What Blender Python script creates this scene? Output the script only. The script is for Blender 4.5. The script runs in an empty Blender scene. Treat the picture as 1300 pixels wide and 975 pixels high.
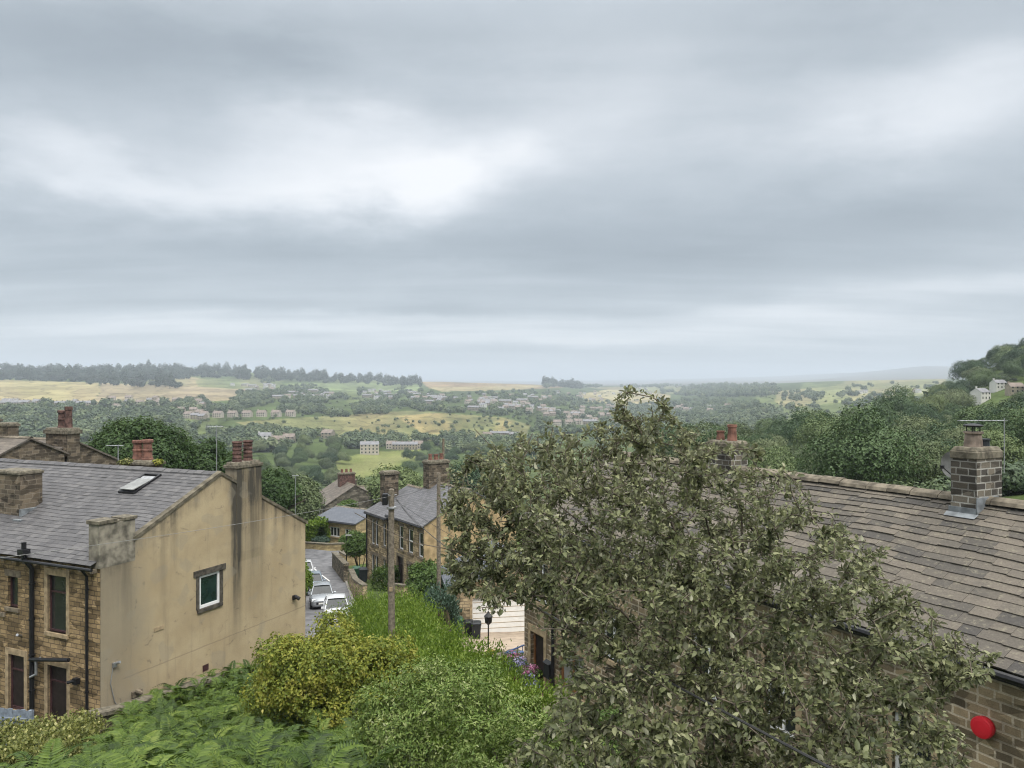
import bpy, math, random
import numpy as np
from mathutils import Vector, Matrix

random.seed(7)
RNG = np.random.default_rng(11)
F, CX, CY = 980.0, 650.0, 488.0          # focal length in photo pixels, principal point
R = math.radians
scene = bpy.context.scene
COL = scene.collection


def at(px, Y, py):
    return Vector(((px - CX) / F * Y, Y, -(py - CY) / F * Y))


# ------------------------------------------------------------------ objects
def link(o, parent=None):
    COL.objects.link(o)
    if parent is not None:
        o.parent = parent
    return o


def tag(o, label=None, cat=None, group=None, kind=None):
    if label: o['label'] = label
    if cat: o['category'] = cat
    if group: o['group'] = group
    if kind: o['kind'] = kind
    return o


def thing(name, label, cat, loc=(0, 0, 0), rz=0.0, group=None):
    o = bpy.data.objects.new(name, None)
    o.empty_display_size = 0.2
    o.location = loc
    o.rotation_euler = (0, 0, rz)
    link(o)
    return tag(o, label, cat, group)


def copy_tree(o, parent=None):
    c = o.copy()
    COL.objects.link(c)
    if parent is not None:
        c.parent = parent
    for ch in list(o.children):
        copy_tree(ch, c)
    return c


def np_mesh(name, V, Fc, mats, parent=None, smooth=False, mi=None):
    """V (n,3); Fc (m,3) or (m,4) int array"""
    V = np.asarray(V, dtype=np.float32)
    Fc = np.asarray(Fc, dtype=np.int32)
    me = bpy.data.meshes.new(name)
    k = Fc.shape[1]
    me.vertices.add(len(V))
    me.vertices.foreach_set('co', V.ravel())
    me.loops.add(Fc.size)
    me.loops.foreach_set('vertex_index', Fc.ravel())
    me.polygons.add(len(Fc))
    me.polygons.foreach_set('loop_start', np.arange(0, Fc.size, k, dtype=np.int32))
    me.polygons.foreach_set('loop_total', np.full(len(Fc), k, dtype=np.int32))
    if smooth:
        me.polygons.foreach_set('use_smooth', np.ones(len(Fc), dtype=bool))
    for m in (mats if isinstance(mats, (list, tuple)) else [mats]):
        me.materials.append(m)
    if mi is not None:
        me.polygons.foreach_set('material_index', np.asarray(mi, dtype=np.int32))
    me.update(calc_edges=True)
    o = bpy.data.objects.new(name, me)
    return link(o, parent)


class MB:
    """collects faces, builds ONE mesh"""
    def __init__(self):
        self.v, self.f, self.m, self.s = [], [], [], []
        self.T = None

    def face(self, pts, mat=0, smooth=False):
        b = len(self.v)
        for p in pts:
            p = Vector(p)
            if self.T is not None: p = self.T @ p
            self.v.append(p)
        self.f.append(tuple(range(b, b + len(pts))))
        self.m.append(mat); self.s.append(smooth)

    def box(self, x0, x1, y0, y1, z0, z1, mat=0, taper=0.0, skip=()):
        t = taper
        a = [(x0, y0, z0), (x1, y0, z0), (x1, y1, z0), (x0, y1, z0),
             (x0 + t, y0 + t, z1), (x1 - t, y0 + t, z1), (x1 - t, y1 - t, z1), (x0 + t, y1 - t, z1)]
        q = {'b': (3, 2, 1, 0), 't': (4, 5, 6, 7), 'f': (0, 1, 5, 4), 'r': (1, 2, 6, 5), 'k': (2, 3, 7, 6), 'l': (3, 0, 4, 7)}
        for k, ix in q.items():
            if k not in skip:
                self.face([a[i] for i in ix], mat)

    def tube(self, pts, rad, n=8, mat=0, cap=True, smooth=True):
        pts = [Vector(p) for p in pts]
        rad = rad if isinstance(rad, (list, tuple)) else [rad] * len(pts)
        rings = []
        up = None
        for i, p in enumerate(pts):
            d = (pts[min(i + 1, len(pts) - 1)] - pts[max(i - 1, 0)]).normalized()
            if up is None:
                up = Vector((0, 0, 1)) if abs(d.z) < .9 else Vector((1, 0, 0))
            a = d.cross(up)
            if a.length < 1e-4:
                a = d.cross(Vector((0.3, 1, 0)))
            a.normalize(); b = a.cross(d).normalized(); up = b
            rings.append([p + (a * math.cos(2 * math.pi * k / n) + b * math.sin(2 * math.pi * k / n)) * rad[i] for k in range(n)])
        for i in range(len(rings) - 1):
            for k in range(n):
                k2 = (k + 1) % n
                self.face([rings[i][k], rings[i][k2], rings[i + 1][k2], rings[i + 1][k]], mat, smooth)
        if cap:
            self.face(rings[0][::-1], mat); self.face(rings[-1], mat)

    def lathe(self, prof, cx=0, cy=0, n=16, mat=0, smooth=True, z=0.0):
        """prof: list of (radius, z)"""
        rg = [[(cx + r * math.cos(2 * math.pi * k / n), cy + r * math.sin(2 * math.pi * k / n), z + h) for k in range(n)] for r, h in prof]
        for i in range(len(rg) - 1):
            for k in range(n):
                k2 = (k + 1) % n
                self.face([rg[i][k], rg[i][k2], rg[i + 1][k2], rg[i + 1][k]], mat, smooth)
        self.face(rg[-1], mat); self.face(rg[0][::-1], mat)

    def build(self, name, mats, parent=None, bevel=0.0, weld=False):
        me = bpy.data.meshes.new(name)
        me.from_pydata([tuple(p) for p in self.v], [], self.f)
        for m in (mats if isinstance(mats, (list, tuple)) else [mats]):
            me.materials.append(m)
        me.polygons.foreach_set('material_index', self.m)
        me.polygons.foreach_set('use_smooth', self.s)
        uv = me.uv_layers.new(name='UVMap')
        co = []
        for f in self.f:
            ps = [self.v[i] for i in f]
            n = Vector((0, 0, 0))
            for i in range(len(ps)):
                n += (ps[i] - ps[0]).cross(ps[(i + 1) % len(ps)] - ps[0])
            if n.length < 1e-12: n = Vector((0, 0, 1))
            n.normalize()
            if abs(n.z) > .96:
                for p in ps: co += [p.x, p.y]
            else:
                t = Vector((-n.y, n.x, 0)).normalized(); b = n.cross(t)
                for p in ps: co += [p.dot(t), p.dot(b)]
        uv.data.foreach_set('uv', co)
        if weld or bevel > 0:
            import bmesh
            bm = bmesh.new(); bm.from_mesh(me)
            bmesh.ops.remove_doubles(bm, verts=bm.verts, dist=1e-4)
            bm.to_mesh(me); bm.free()
        me.update()
        o = bpy.data.objects.new(name, me)
        if bevel > 0:
            md = o.modifiers.new('bevel', 'BEVEL'); md.width = bevel; md.segments = 2; md.limit_method = 'ANGLE'; md.angle_limit = R(40)
        return link(o, parent)


# ------------------------------------------------------------------ node helpers
class S:
    """socket wrapper so that maths reads as maths"""
    def __init__(self, nt, sock): self.nt, self.k = nt, sock
    def _m(self, op, *a, clamp=False):
        n = self.nt.nodes.new('ShaderNodeMath'); n.operation = op; n.use_clamp = clamp
        for i, x in enumerate((self,) + a):
            if isinstance(x, S): self.nt.links.new(x.k, n.inputs[i])
            else: n.inputs[i].default_value = x
        return S(self.nt, n.outputs[0])
    def __add__(s, o): return s._m('ADD', o)
    __radd__ = __add__
    def __mul__(s, o): return s._m('MULTIPLY', o)
    __rmul__ = __mul__
    def __sub__(s, o): return s._m('SUBTRACT', o)
    def __rsub__(s, o): return (s * -1.0) + o
    def __truediv__(s, o): return s._m('DIVIDE', o)
    def pow(s, o): return s._m('POWER', o)
    def exp(s): return s._m('EXPONENT')
    def max(s, o): return s._m('MAXIMUM', o)
    def min(s, o): return s._m('MINIMUM', o)
    def abs(s): return s._m('ABSOLUTE')
    def clamp(s): return s._m('ADD', 0.0, clamp=True)
    def step(s, a, b, lo=0.0, hi=1.0):
        n = s.nt.nodes.new('ShaderNodeMapRange'); n.interpolation_type = 'SMOOTHSTEP'
        s.nt.links.new(s.k, n.inputs['Value'])
        n.inputs['From Min'].default_value = a; n.inputs['From Max'].default_value = b
        n.inputs['To Min'].default_value = lo; n.inputs['To Max'].default_value = hi
        return S(s.nt, n.outputs[0])


def put(nt, inp, v):
    if isinstance(v, S): nt.links.new(v.k, inp)
    elif isinstance(v, (tuple, list)) and inp.type == 'RGBA' and len(v) == 3: inp.default_value = (*v, 1)
    else: inp.default_value = v


def node(nt, typ, out=0, props=None, **kw):
    n = nt.nodes.new(typ)
    for k, v in (props or {}).items(): setattr(n, k, v)
    for k, v in kw.items(): put(nt, n.inputs[k.replace('_', ' ')] if not k.startswith('i_') else n.inputs[int(k[2:])], v)
    return S(nt, n.outputs[out])


def noise(nt, vec, scale, detail=4.0, rough=.55, dist=0.0):
    return node(nt, 'ShaderNodeTexNoise', 0, None, Vector=vec, Scale=scale, Detail=detail, Roughness=rough, Distortion=dist)


def mapping(nt, vec, scale=(1, 1, 1), loc=(0, 0, 0)):
    return node(nt, 'ShaderNodeMapping', 0, None, Vector=vec, Scale=scale, Location=loc)


def mix(nt, f, a, b, mode='MIX'):
    n = nt.nodes.new('ShaderNodeMix'); n.data_type = 'RGBA'; n.blend_type = mode
    put(nt, n.inputs['Factor'], f); put(nt, n.inputs[6], a); put(nt, n.inputs[7], b)
    return S(nt, n.outputs[2])


def ramp(nt, f, stops, mode='LINEAR'):
    n = nt.nodes.new('ShaderNodeValToRGB'); n.color_ramp.interpolation = mode
    e = n.color_ramp.elements
    while len(e) < len(stops): e.new(.5)
    for i, (p, c) in enumerate(stops):
        e[i].position = p; e[i].color = (*c, 1)
    nt.links.new(f.k, n.inputs[0])
    return S(nt, n.outputs[0])


def new_mat(name):
    m = bpy.data.materials.new(name); m.use_nodes = True
    nt = m.node_tree
    for n in list(nt.nodes): nt.nodes.remove(n)
    out = nt.nodes.new('ShaderNodeOutputMaterial')
    b = nt.nodes.new('ShaderNodeBsdfPrincipled')
    nt.links.new(b.outputs[0], out.inputs[0])
    return m, nt, b, out


def bump(nt, b, h, strength=.4, dist=.02):
    n = nt.nodes.new('ShaderNodeBump'); n.inputs['Strength'].default_value = strength; n.inputs['Distance'].default_value = dist
    nt.links.new(h.k, n.inputs['Height']); nt.links.new(n.outputs[0], b.inputs['Normal'])


def objc(nt): return node(nt, 'ShaderNodeTexCoord', 3)
def uvc(nt): return node(nt, 'ShaderNodeTexCoord', 2)


def m_plain(name, col, rough=.6, metal=0.0, var=.25, scale=6.0, spec=.4):
    m, nt, b, _ = new_mat(name)
    n = noise(nt, objc(nt), scale, 5)
    c = mix(nt, n.step(.3, .7), tuple(x * (1 - var) for x in col), tuple(min(1, x * (1 + var)) for x in col))
    put(nt, b.inputs['Base Color'], c)
    b.inputs['Roughness'].default_value = rough; b.inputs['Metallic'].default_value = metal
    b.inputs['Specular IOR Level'].default_value = spec
    return m


def m_stone(name, c1, c2, mortar, bw=.38, rh=.17, mort=.014, dirt=(.05, .04, .03), dirt_amt=.6, soot=None, bmp=.5, seed=0.0, spread=.5):
    """coursed squared stone in metres, with dirt patches that have a shape of their own"""
    m, nt, b, _ = new_mat(name)
    uv = uvc(nt)
    w = noise(nt, mapping(nt, uv, (1, 1, 1), (seed, seed * 2, 0)), 2.2, 2)
    sep = nt.nodes.new('ShaderNodeSeparateXYZ'); nt.links.new(uv.k, sep.inputs[0])
    ux, uy = S(nt, sep.outputs[0]), S(nt, sep.outputs[1])
    wob = noise(nt, uv, 5.0, 3)
    cmb = node(nt, 'ShaderNodeCombineXYZ', 0, None, X=ux + (wob - .5) * .05 + seed, Y=uy + (w - .5) * .03 + seed)
    br = nt.nodes.new('ShaderNodeTexBrick')
    nt.links.new(cmb.k, br.inputs['Vector'])
    br.offset = .5; br.offset_frequency = 2; br.squash = .75; br.squash_frequency = 3
    put(nt, br.inputs['Color1'], c1); put(nt, br.inputs['Color2'], c2); put(nt, br.inputs['Mortar'], mortar)
    br.inputs['Scale'].default_value = 1.0; br.inputs['Mortar Size'].default_value = mort
    br.inputs['Mortar Smooth'].default_value = .3; br.inputs['Bias'].default_value = 0.0
    br.inputs['Brick Width'].default_value = bw; br.inputs['Row Height'].default_value = rh
    colr, fac = S(nt, br.outputs[0]), S(nt, br.outputs[1])
    # second per-stone tint: voronoi cells about stone sized
    vo = node(nt, 'ShaderNodeTexVoronoi', 1, None, Vector=mapping(nt, uv, (1 / bw, 1 / rh, 1), (seed, 0, 0)), Scale=.8)
    vs = nt.nodes.new('ShaderNodeSeparateColor'); nt.links.new(vo.k, vs.inputs[0])
    tint = S(nt, vs.outputs[0]).step(0, 1, 1 - spread, 1 + spread * .6)
    grain = noise(nt, uv, 38, 4).step(.2, .8, .8, 1.2)
    mul = tint * grain
    mc = node(nt, 'ShaderNodeCombineXYZ', 0, None, X=mul, Y=mul, Z=mul)
    c = mix(nt, 1.0, colr, mc, 'MULTIPLY')
    d = noise(nt, mapping(nt, uv, (.9, .35, 1), (seed, 3, 0)), 1.3, 6, .65)
    c = mix(nt, d.step(.48, .78) * dirt_amt, c, dirt)
    if soot is not None:      # (v from, v to): sooty band up there
        s = (uy + (d - .5) * 1.6).step(soot[0], soot[1]) * soot[2]
        c = mix(nt, s, c, dirt)
    put(nt, b.inputs['Base Color'], c)
    b.inputs['Roughness'].default_value = .92; b.inputs['Specular IOR Level'].default_value = .2
    h = (1.0 - fac) * 1.0 + noise(nt, uv, 14, 5) * .5
    bump(nt, b, h, bmp, .02)
    return m


def m_slate(name, stops, lichen=(.3, .3, .25), lich=.35, rough=.6, patch=(.05, .05, .05)):
    """slates modelled one by one: a tint per slate, plus weathering"""
    m, nt, b, _ = new_mat(name)
    gi = nt.nodes.new('ShaderNodeNewGeometry')
    rnd = S(nt, gi.outputs['Random Per Island'])
    oc = objc(nt)
    n1 = noise(nt, oc, .45, 4)
    c = ramp(nt, (rnd * .75 + n1 * .25), stops)
    n2 = noise(nt, oc, 9, 6, .7)
    c = mix(nt, n2.step(.52, .72) * lich, c, lichen)
    n3 = noise(nt, oc, 1.1, 6, .65)
    c = mix(nt, n3.step(.55, .75) * .55, c, patch)
    gr = noise(nt, oc, 30, 3).step(.2, .8, .8, 1.2)
    mc = node(nt, 'ShaderNodeCombineXYZ', 0, None, X=gr, Y=gr, Z=gr)
    put(nt, b.inputs['Base Color'], mix(nt, 1.0, c, mc, 'MULTIPLY'))
    b.inputs['Roughness'].default_value = rough; b.inputs['Specular IOR Level'].default_value = .35
    bump(nt, b, noise(nt, oc, 22, 5), .35, .01)
    return m


def m_rooftex(name, c1, c2, gap, bw=.3, rh=.24, patch=(.06, .06, .055)):
    m, nt, b, _ = new_mat(name)
    uv = uvc(nt)
    br = nt.nodes.new('ShaderNodeTexBrick'); nt.links.new(uv.k, br.inputs['Vector'])
    br.offset = .5
    put(nt, br.inputs['Color1'], c1); put(nt, br.inputs['Color2'], c2); put(nt, br.inputs['Mortar'], gap)
    br.inputs['Scale'].default_value = 1; br.inputs['Mortar Size'].default_value = .012
    br.inputs['Brick Width'].default_value = bw; br.inputs['Row Height'].default_value = rh
    n = noise(nt, uv, .9, 6, .65)
    c = mix(nt, n.step(.45, .75) * .6, S(nt, br.outputs[0]), patch)
    put(nt, b.inputs['Base Color'], c)
    b.inputs['Roughness'].default_value = .7; b.inputs['Specular IOR Level'].default_value = .3
    bump(nt, b, 1.0 - S(nt, br.outputs[1]), .5, .02)
    return m


def m_leaf(name, stops, back=None, trans=.25, rough=.55, objvar=.25, spec=.3, tcol=None, clump=None, attr=None):
    m, nt, b, out = new_mat(name)
    gi = nt.nodes.new('ShaderNodeNewGeometry')
    rnd = S(nt, gi.outputs['Random Per Island'])
    oi = nt.nodes.new('ShaderNodeObjectInfo')
    orr = S(nt, oi.outputs['Random'])
    v = rnd * (1 - objvar) + orr * objvar
    if attr:
        a_ = nt.nodes.new('ShaderNodeAttribute'); a_.attribute_name = attr
        v = rnd * .35 + S(nt, a_.outputs['Fac']) * .65
    if clump:
        v = v * (1 - clump[1]) + noise(nt, objc(nt), clump[0], 3, .6).step(.3, .7) * clump[1]
    c = ramp(nt, v, stops)
    if back is not None:
        c = mix(nt, S(nt, gi.outputs['Backfacing']), c, back)
    put(nt, b.inputs['Base Color'], c)
    b.inputs['Roughness'].default_value = rough; b.inputs['Specular IOR Level'].default_value = spec
    if trans > 0:
        t = nt.nodes.new('ShaderNodeBsdfTranslucent')
        put(nt, t.inputs[0], mix(nt, .5, c, tcol or (.1, .14, .02)))
        ms = nt.nodes.new('ShaderNodeMixShader'); ms.inputs[0].default_value = trans
        nt.links.new(b.outputs[0], ms.inputs[1]); nt.links.new(t.outputs[0], ms.inputs[2])
        nt.links.new(ms.outputs[0], out.inputs[0])
    return m


def m_glass(name, col=(.018, .021, .021), rough=.06):
    m, nt, b, _ = new_mat(name)
    n = noise(nt, objc(nt), 2.5, 3)
    put(nt, b.inputs['Base Color'], mix(nt, n.step(.3, .7), col, tuple(x * 1.5 for x in col)))
    b.inputs['Roughness'].default_value = rough; b.inputs['Specular IOR Level'].default_value = .6
    return m


MAT = {}
MAT['stone_tan'] = m_stone('tan_coursed_stone', (.37, .265, .14), (.23, .165, .09), (.12, .09, .06), .40, .165, .016, dirt=(.06, .045, .03), dirt_amt=.55)
MAT['stone_dark'] = m_stone('sooty_stone', (.17, .135, .095), (.075, .062, .048), (.2, .17, .13), .42, .19, .014, dirt=(.03, .028, .025), dirt_amt=.6, seed=3.0)
MAT['stone_right'] = m_stone('cottage_stone', (.34, .26, .16), (.15, .12, .08), (.46, .39, .29), .40, .17, .022, dirt=(.05, .042, .032), dirt_amt=.6, seed=5.0)
MAT['stone_stack'] = m_stone('chimney_stone', (.16, .14, .11), (.05, .046, .042), (.32, .31, .28), .36, .155, .016, dirt=(.035, .033, .03), dirt_amt=.6, seed=9.0)
MAT['stone_mid'] = m_stone('terrace_stone', (.45, .355, .22), (.31, .24, .15), (.16, .13, .09), .42, .18, .016, dirt=(.08, .065, .045), dirt_amt=.32, seed=13.0)
MAT['stone_yellow'] = m_stone('yellow_stone', (.46, .36, .2), (.36, .27, .15), (.3, .24, .15), .45, .2, .014, dirt=(.16, .12, .07), dirt_amt=.4, seed=17.0, spread=.3)
MAT['stone_grey'] = m_stone('grey_stone', (.2, .175, .14), (.11, .098, .08), (.1, .09, .08), .45, .2, .016, dirt=(.04, .036, .03), seed=21.0)
MAT['dry_wall'] = m_stone('dry_stone_walling', (.24, .2, .14), (.12, .105, .08), (.035, .032, .026), .34, .13, .02, dirt=(.05, .06, .03), seed=25.0, bmp=.8)
MAT['dressed'] = m_plain('dressed_stone', (.17, .14, .1), .9, 0, .4, 5)
MAT['dressed_pale'] = m_plain('pale_dressed_stone', (.34, .26, .16), .9, 0, .3, 5)
MAT['cap_stone'] = m_plain('weathered_cap_stone', (.13, .115, .085), .95, 0, .5, 7)
MAT['window_stone'] = m_plain('dark_window_stone', (.075, .066, .052), .95, 0, .5, 6)
MAT['stump'] = m_plain('grey_weathered_cement', (.21, .19, .15), .95, 0, .6, 2.2)
MAT['coping'] = m_plain('mossy_coping_stone', (.12, .105, .075), .95, 0, .5, 3)
MAT['slate'] = m_slate('blue_grey_slate', [(0, (.060, .058, .060)), (.35, (.080, .078, .081)), (.7, (.100, .097, .099)), (1, (.132, .127, .126))], lichen=(.18, .17, .15), lich=.4, rough=.62, patch=(.075, .073, .072))
MAT['stoneslate'] = m_slate('brown_stone_slate', [(0, (.030, .029, .031)), (.18, (.062, .057, .051)), (.55, (.100, .088, .072)), (.85, (.132, .114, .092)), (1, (.19, .17, .14))], lichen=(.26, .24, .17), lich=.55, rough=.85, patch=(.06, .056, .05))
MAT['ridge'] = m_plain('mossy_ridge_stone', (.14, .12, .09), .95, 0, .5, 4)
MAT['roof_grey'] = m_rooftex('grey_slate_roofing', (.15, .15, .158), (.105, .105, .112), (.04, .04, .045))
MAT['roof_blue'] = m_rooftex('smooth_blue_slate_roofing', (.115, .125, .145), (.095, .105, .125), (.06, .065, .075), .5, .3, (.09, .098, .112))
MAT['roof_brown'] = m_rooftex('brown_stone_roofing', (.17, .145, .12), (.11, .095, .08), (.04, .036, .03), .5, .3)
MAT['lead'] = m_plain('lead_flashing', (.17, .185, .195), .75, .0, .4, 4)
MAT['terracotta'] = m_plain('terracotta_pot', (.175, .085, .062), .85, 0, .45, 5)
MAT['terracotta_dark'] = m_plain('sooted_terracotta', (.10, .056, .046), .85, 0, .6, 5)
MAT['pot_buff'] = m_plain('buff_chimney_pot', (.19, .15, .12), .85, 0, .4, 5)
MAT['black'] = m_plain('black_painted_iron', (.012, .012, .014), .45, 0, .3, 8)
MAT['white'] = m_plain('white_frame_paint', (.78, .78, .77), .4, 0, .06, 4)
MAT['white_door'] = m_plain('white_garage_paint', (.78, .77, .74), .45, 0, .05, 3)
MAT['maroon'] = m_plain('maroon_frame_paint', (.06, .028, .03), .5, 0, .3, 6)
MAT['brown_frame'] = m_plain('varnished_wood_frame', (.22, .10, .04), .5, 0, .3, 6)
MAT['dark_door'] = m_plain('dark_door_paint', (.025, .018, .018), .45, 0, .3, 6)
MAT['glass'] = m_glass('dark_window_glass')
MAT['glass_green'] = m_glass('green_window_glass', (.010, .024, .022))
MAT['glass_pale'] = m_glass('curtained_window_glass', (.2, .2, .19), .12)
MAT['steel'] = m_plain('dull_galvanised_metal', (.35, .36, .37), .45, .6, .2, 6)
MAT['red_box'] = m_plain('red_alarm_plastic', (.62, .02, .035), .35, 0, .06, 4)
MAT['red_dark'] = m_plain('dark_red_plastic', (.42, .012, .02), .4, 0, .06, 4)
MAT['cable'] = m_plain('black_cable_sheath', (.03, .03, .03), .6, 0, .2, 8)
MAT['cable_grey'] = m_plain('grey_cable_sheath', (.22, .22, .21), .6, 0, .2, 8)
MAT['wood_pole'] = m_plain('weathered_pole_wood', (.17, .145, .11), .9, 0, .4, 9)
MAT['bark'] = m_plain('grey_brown_bark', (.075, .062, .048), .95, 0, .5, 12)
MAT['twig'] = m_plain('brown_twig_bark', (.10, .082, .062), .9, 0, .4, 12)
MAT['bin_green'] = m_plain('green_bin_plastic', (.03, .085, .05), .5, 0, .15, 5)
MAT['bin_black'] = m_plain('dark_bin_plastic', (.016, .02, .024), .5, 0, .2, 5)
MAT['fence_wood'] = m_plain('blue_grey_fence_paint', (.20, .235, .28), .8, 0, .25, 9)
MAT['tyre'] = m_plain('tyre_rubber', (.014, .014, .015), .85, 0, .2, 8)
MAT['rim'] = m_plain('alloy_rim', (.4, .41, .42), .35, .7, .1, 8)
MAT['car_white'] = m_plain('white_car_paint', (.50, .51, .525), .22, 0, .03, 2, .6)
MAT['car_silver'] = m_plain('silver_car_paint', (.34, .36, .38), .25, .5, .05, 2, .6)
MAT['car_blue'] = m_plain('blue_grey_car_paint', (.2, .24, .28), .25, .3, .05, 2, .6)
MAT['headlight'] = m_plain('headlamp_lens', (.6, .62, .64), .1, 0, .05, 4, .7)
MAT['plate'] = m_plain('pale_plate', (.7, .7, .66), .5, 0, .05, 4)
MAT['asphalt'] = m_plain('worn_asphalt', (.135, .135, .14), .9, 0, .3, 1.3, .25)
MAT['kerb'] = m_plain('kerb_stone', (.3, .28, .24), .9, 0, .25, 3)
MAT['paving'] = m_plain('tan_driveway_paving', (.33, .265, .2), .9, 0, .18, 2.2)
MAT['roadpaint'] = m_plain('worn_white_road_paint', (.6, .6, .58), .8, 0, .15, 4)

# ------------------------------------------------------------------ camera
cam = bpy.data.cameras.new('camera'); cam.sensor_width = 36; cam.lens = 36 * F / 1300; cam.clip_start = .1; cam.clip_end = 60000
cam_o = bpy.data.objects.new('camera', cam); COL.objects.link(cam_o)
cam_o.location = (0, 0, 0); cam_o.rotation_euler = (R(90), 0, 0)
scene.camera = cam_o
cam.shift_y = -(487.5 - CY) / 1300

# ------------------------------------------------------------------ terrain
CP = []   # control points X, Y, z


def cp(X, Y, z): CP.append((X, Y, z))
def cpp(px, Y, z): CP.append(((px - CX) / F * Y, Y, z))


for q in [(0, 1, -3.8), (-5, 1, -4), (5, 1, -4), (0, 5, -4.6), (-8, 4, -4.4), (8, 4, -4.8), (1.8, 7.5, -5.6), (-6, 10, -6.3), (-13, 12, -8.0),
          (-5, 17, -9.0), (-11.6, 18, -10.1), (-13, 21, -10.9), (-17, 17, -10.6), (-14.4, 27, -12.3), (-19, 24, -11.9), (-26, 28, -12.2), (-35, 33, -12.5), (-12.5, 31.5, -12.8), (-9.9, 37, -13.4), (-14, 45, -14.9),
          (-1.4, 15, -8.1), (-5, 22, -10.6), (-2.6, 26, -11.4), (-5, 34, -12.9), (0.6, 24, -10.7), (2.2, 24, -10.7), (0.2, 28, -10.95), (3, 19, -10.3),
          (-7.7, 42, -14), (-1.5, 44, -14.3), (1.5, 44, -14.3), (-.5, 36, -12.6), (6, 50, -14.5), (6.0, 15, -9.6), (9, 10, -8.8), (13, 13, -8.8), (14, 20, -9.6), (12, 30, -11),
          (-11.9, 52, -16), (-12.5, 57, -16.4), (-14.5, 63, -16.95), (-16.5, 70, -17.5), (-20, 83, -18.6), (-7, 58, -15.8), (-12, 67, -16.8), (-16, 88, -18.7), (-24, 90, -18.8),
          (-30, 60, -16), (-45, 60, -15), (-25, 45, -14), (2, 60, -15.2), (8, 75, -16.5)]: cp(*q)
for r_ in (5, 20, 80, 400, 3000, 12000):
    for a_ in (-170, -130, -90, -60, 60, 90, 130, 170):
        zb = {5: -4, 20: -3.5, 80: 2, 400: 12, 3000: 30, 12000: 60}[r_]
        if abs(a_) < 95: zb = {5: -4.5, 20: -8, 80: -10, 400: -25, 3000: 15, 12000: 60}[r_]
        cp(r_ * math.sin(R(a_)), r_ * math.cos(R(a_)), zb)
for px, lst in {
    0: [(110, -22), (200, -32), (350, -45), (500, -50), (700, -46), (1000, -30.5), (1200, -27), (1900, 6), (2300, 22), (2800, 50), (3600, 40), (9000, 40)],
    200: [(110, -23), (200, -34), (350, -46), (500, -52), (700, -50), (900, -42), (1200, -30), (1900, -2), (2300, 15), (2800, 52), (3600, 40), (9000, 40)],
    350: [(110, -22), (200, -36), (320, -47), (450, -54), (620, -52), (800, -50), (1000, -41), (1300, -32), (1900, -15), (2400, 5), (2900, 42), (3600, 30), (9000, 40)],
    470: [(100, -19.5), (130, -23), (170, -31), (260, -43), (360, -51), (480, -57), (620, -57), (760, -55), (1000, -47), (1200, -40), (1600, -31), (2200, -18), (2700, 2), (3100, 20), (3800, 5), (9000, 30)],
    560: [(110, -21), (170, -30), (260, -43), (400, -53), (620, -58), (760, -56), (1000, -48), (1200, -41), (1700, -30), (2300, -14), (2800, 0), (3300, 12), (4000, 0), (9000, 25)],
    680: [(110, -20), (200, -34), (400, -53), (650, -60), (900, -58), (1200, -52), (1700, -40), (2400, -22), (3200, -4), (3800, 2), (5000, -10), (9000, 10)],
    800: [(110, -17.5), (200, -26), (400, -45), (700, -60), (1200, -66), (1800, -62), (2500, -55), (3200, -40), (4200, -16), (5000, -10), (6500, -5), (9000, 10)],
    930: [(60, -13), (110, -16), (170, -19), (240, -24), (400, -42), (800, -58), (1500, -45), (2200, -32), (3000, -16), (3800, -2), (5000, -10), (6500, 12), (9000, 36)],
    1050: [(40, -11), (70, -13), (120, -17), (190, -19), (250, -22), (400, -36), (800, -48), (1500, -30), (2200, -13), (2900, 8), (3600, 12), (4600, 0), (6500, 35), (9000, 70)],
    1115: [(70, -12), (120, -16), (180, -14), (240, -15.5), (300, -22)],
    1180: [(40, -10), (70, -11.5), (120, -16), (200, -17.5), (290, -17), (360, -19), (600, -32), (1100, -30), (1700, -10), (2300, 8), (3000, 18), (3800, 10), (5500, 40), (9000, 215)],
    1250: [(70, -10.5), (120, -14), (180, -18), (240, -14), (300, -5.2), (345, -1), (420, 8), (600, -10)],
    1300: [(40, -9.5), (70, -10), (120, -13), (200, -14), (280, -4), (360, 8), (430, 12), (700, -10), (1500, 0), (2500, 15), (3500, 15), (5500, 40), (9000, 120)],
    1480: [(40, -9), (100, -3), (200, 4), (300, 14), (400, 23), (800, 15), (2500, 20), (9000, 60)],
    -150: [(110, -20), (200, -28), (500, -45), (1000, -25), (1900, 10), (2800, 48), (9000, 40)],
}.items():
    for Y_, z_ in lst: cpp(px, Y_, z_)
CP = np.array(CP)


def _uvc(X, Y):
    r = np.maximum(np.hypot(X, Y), 2.5)
    return np.arctan2(X, Y) * 2.6, np.log(r), r


_cu, _cv, _cr = _uvc(CP[:, 0], CP[:, 1])
_g = CP[:, 2] / (_cr + 12)


def _phi(d2): return np.where(d2 > 1e-12, .5 * d2 * np.log(np.maximum(d2, 1e-12)), 0)


_n = len(CP)
_A = np.zeros((_n + 3, _n + 3))
_A[:_n, :_n] = _phi((_cu[:, None] - _cu) ** 2 + (_cv[:, None] - _cv) ** 2) + np.eye(_n) * 2e-4
_A[:_n, _n:] = np.c_[np.ones(_n), _cu, _cv]; _A[_n:, :_n] = _A[:_n, _n:].T
_w = np.linalg.solve(_A, np.r_[_g, 0, 0, 0])


def _hash(ix, iy):
    h = np.sin(ix * 127.1 + iy * 311.7) * 43758.5453
    return h - np.floor(h)


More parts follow.
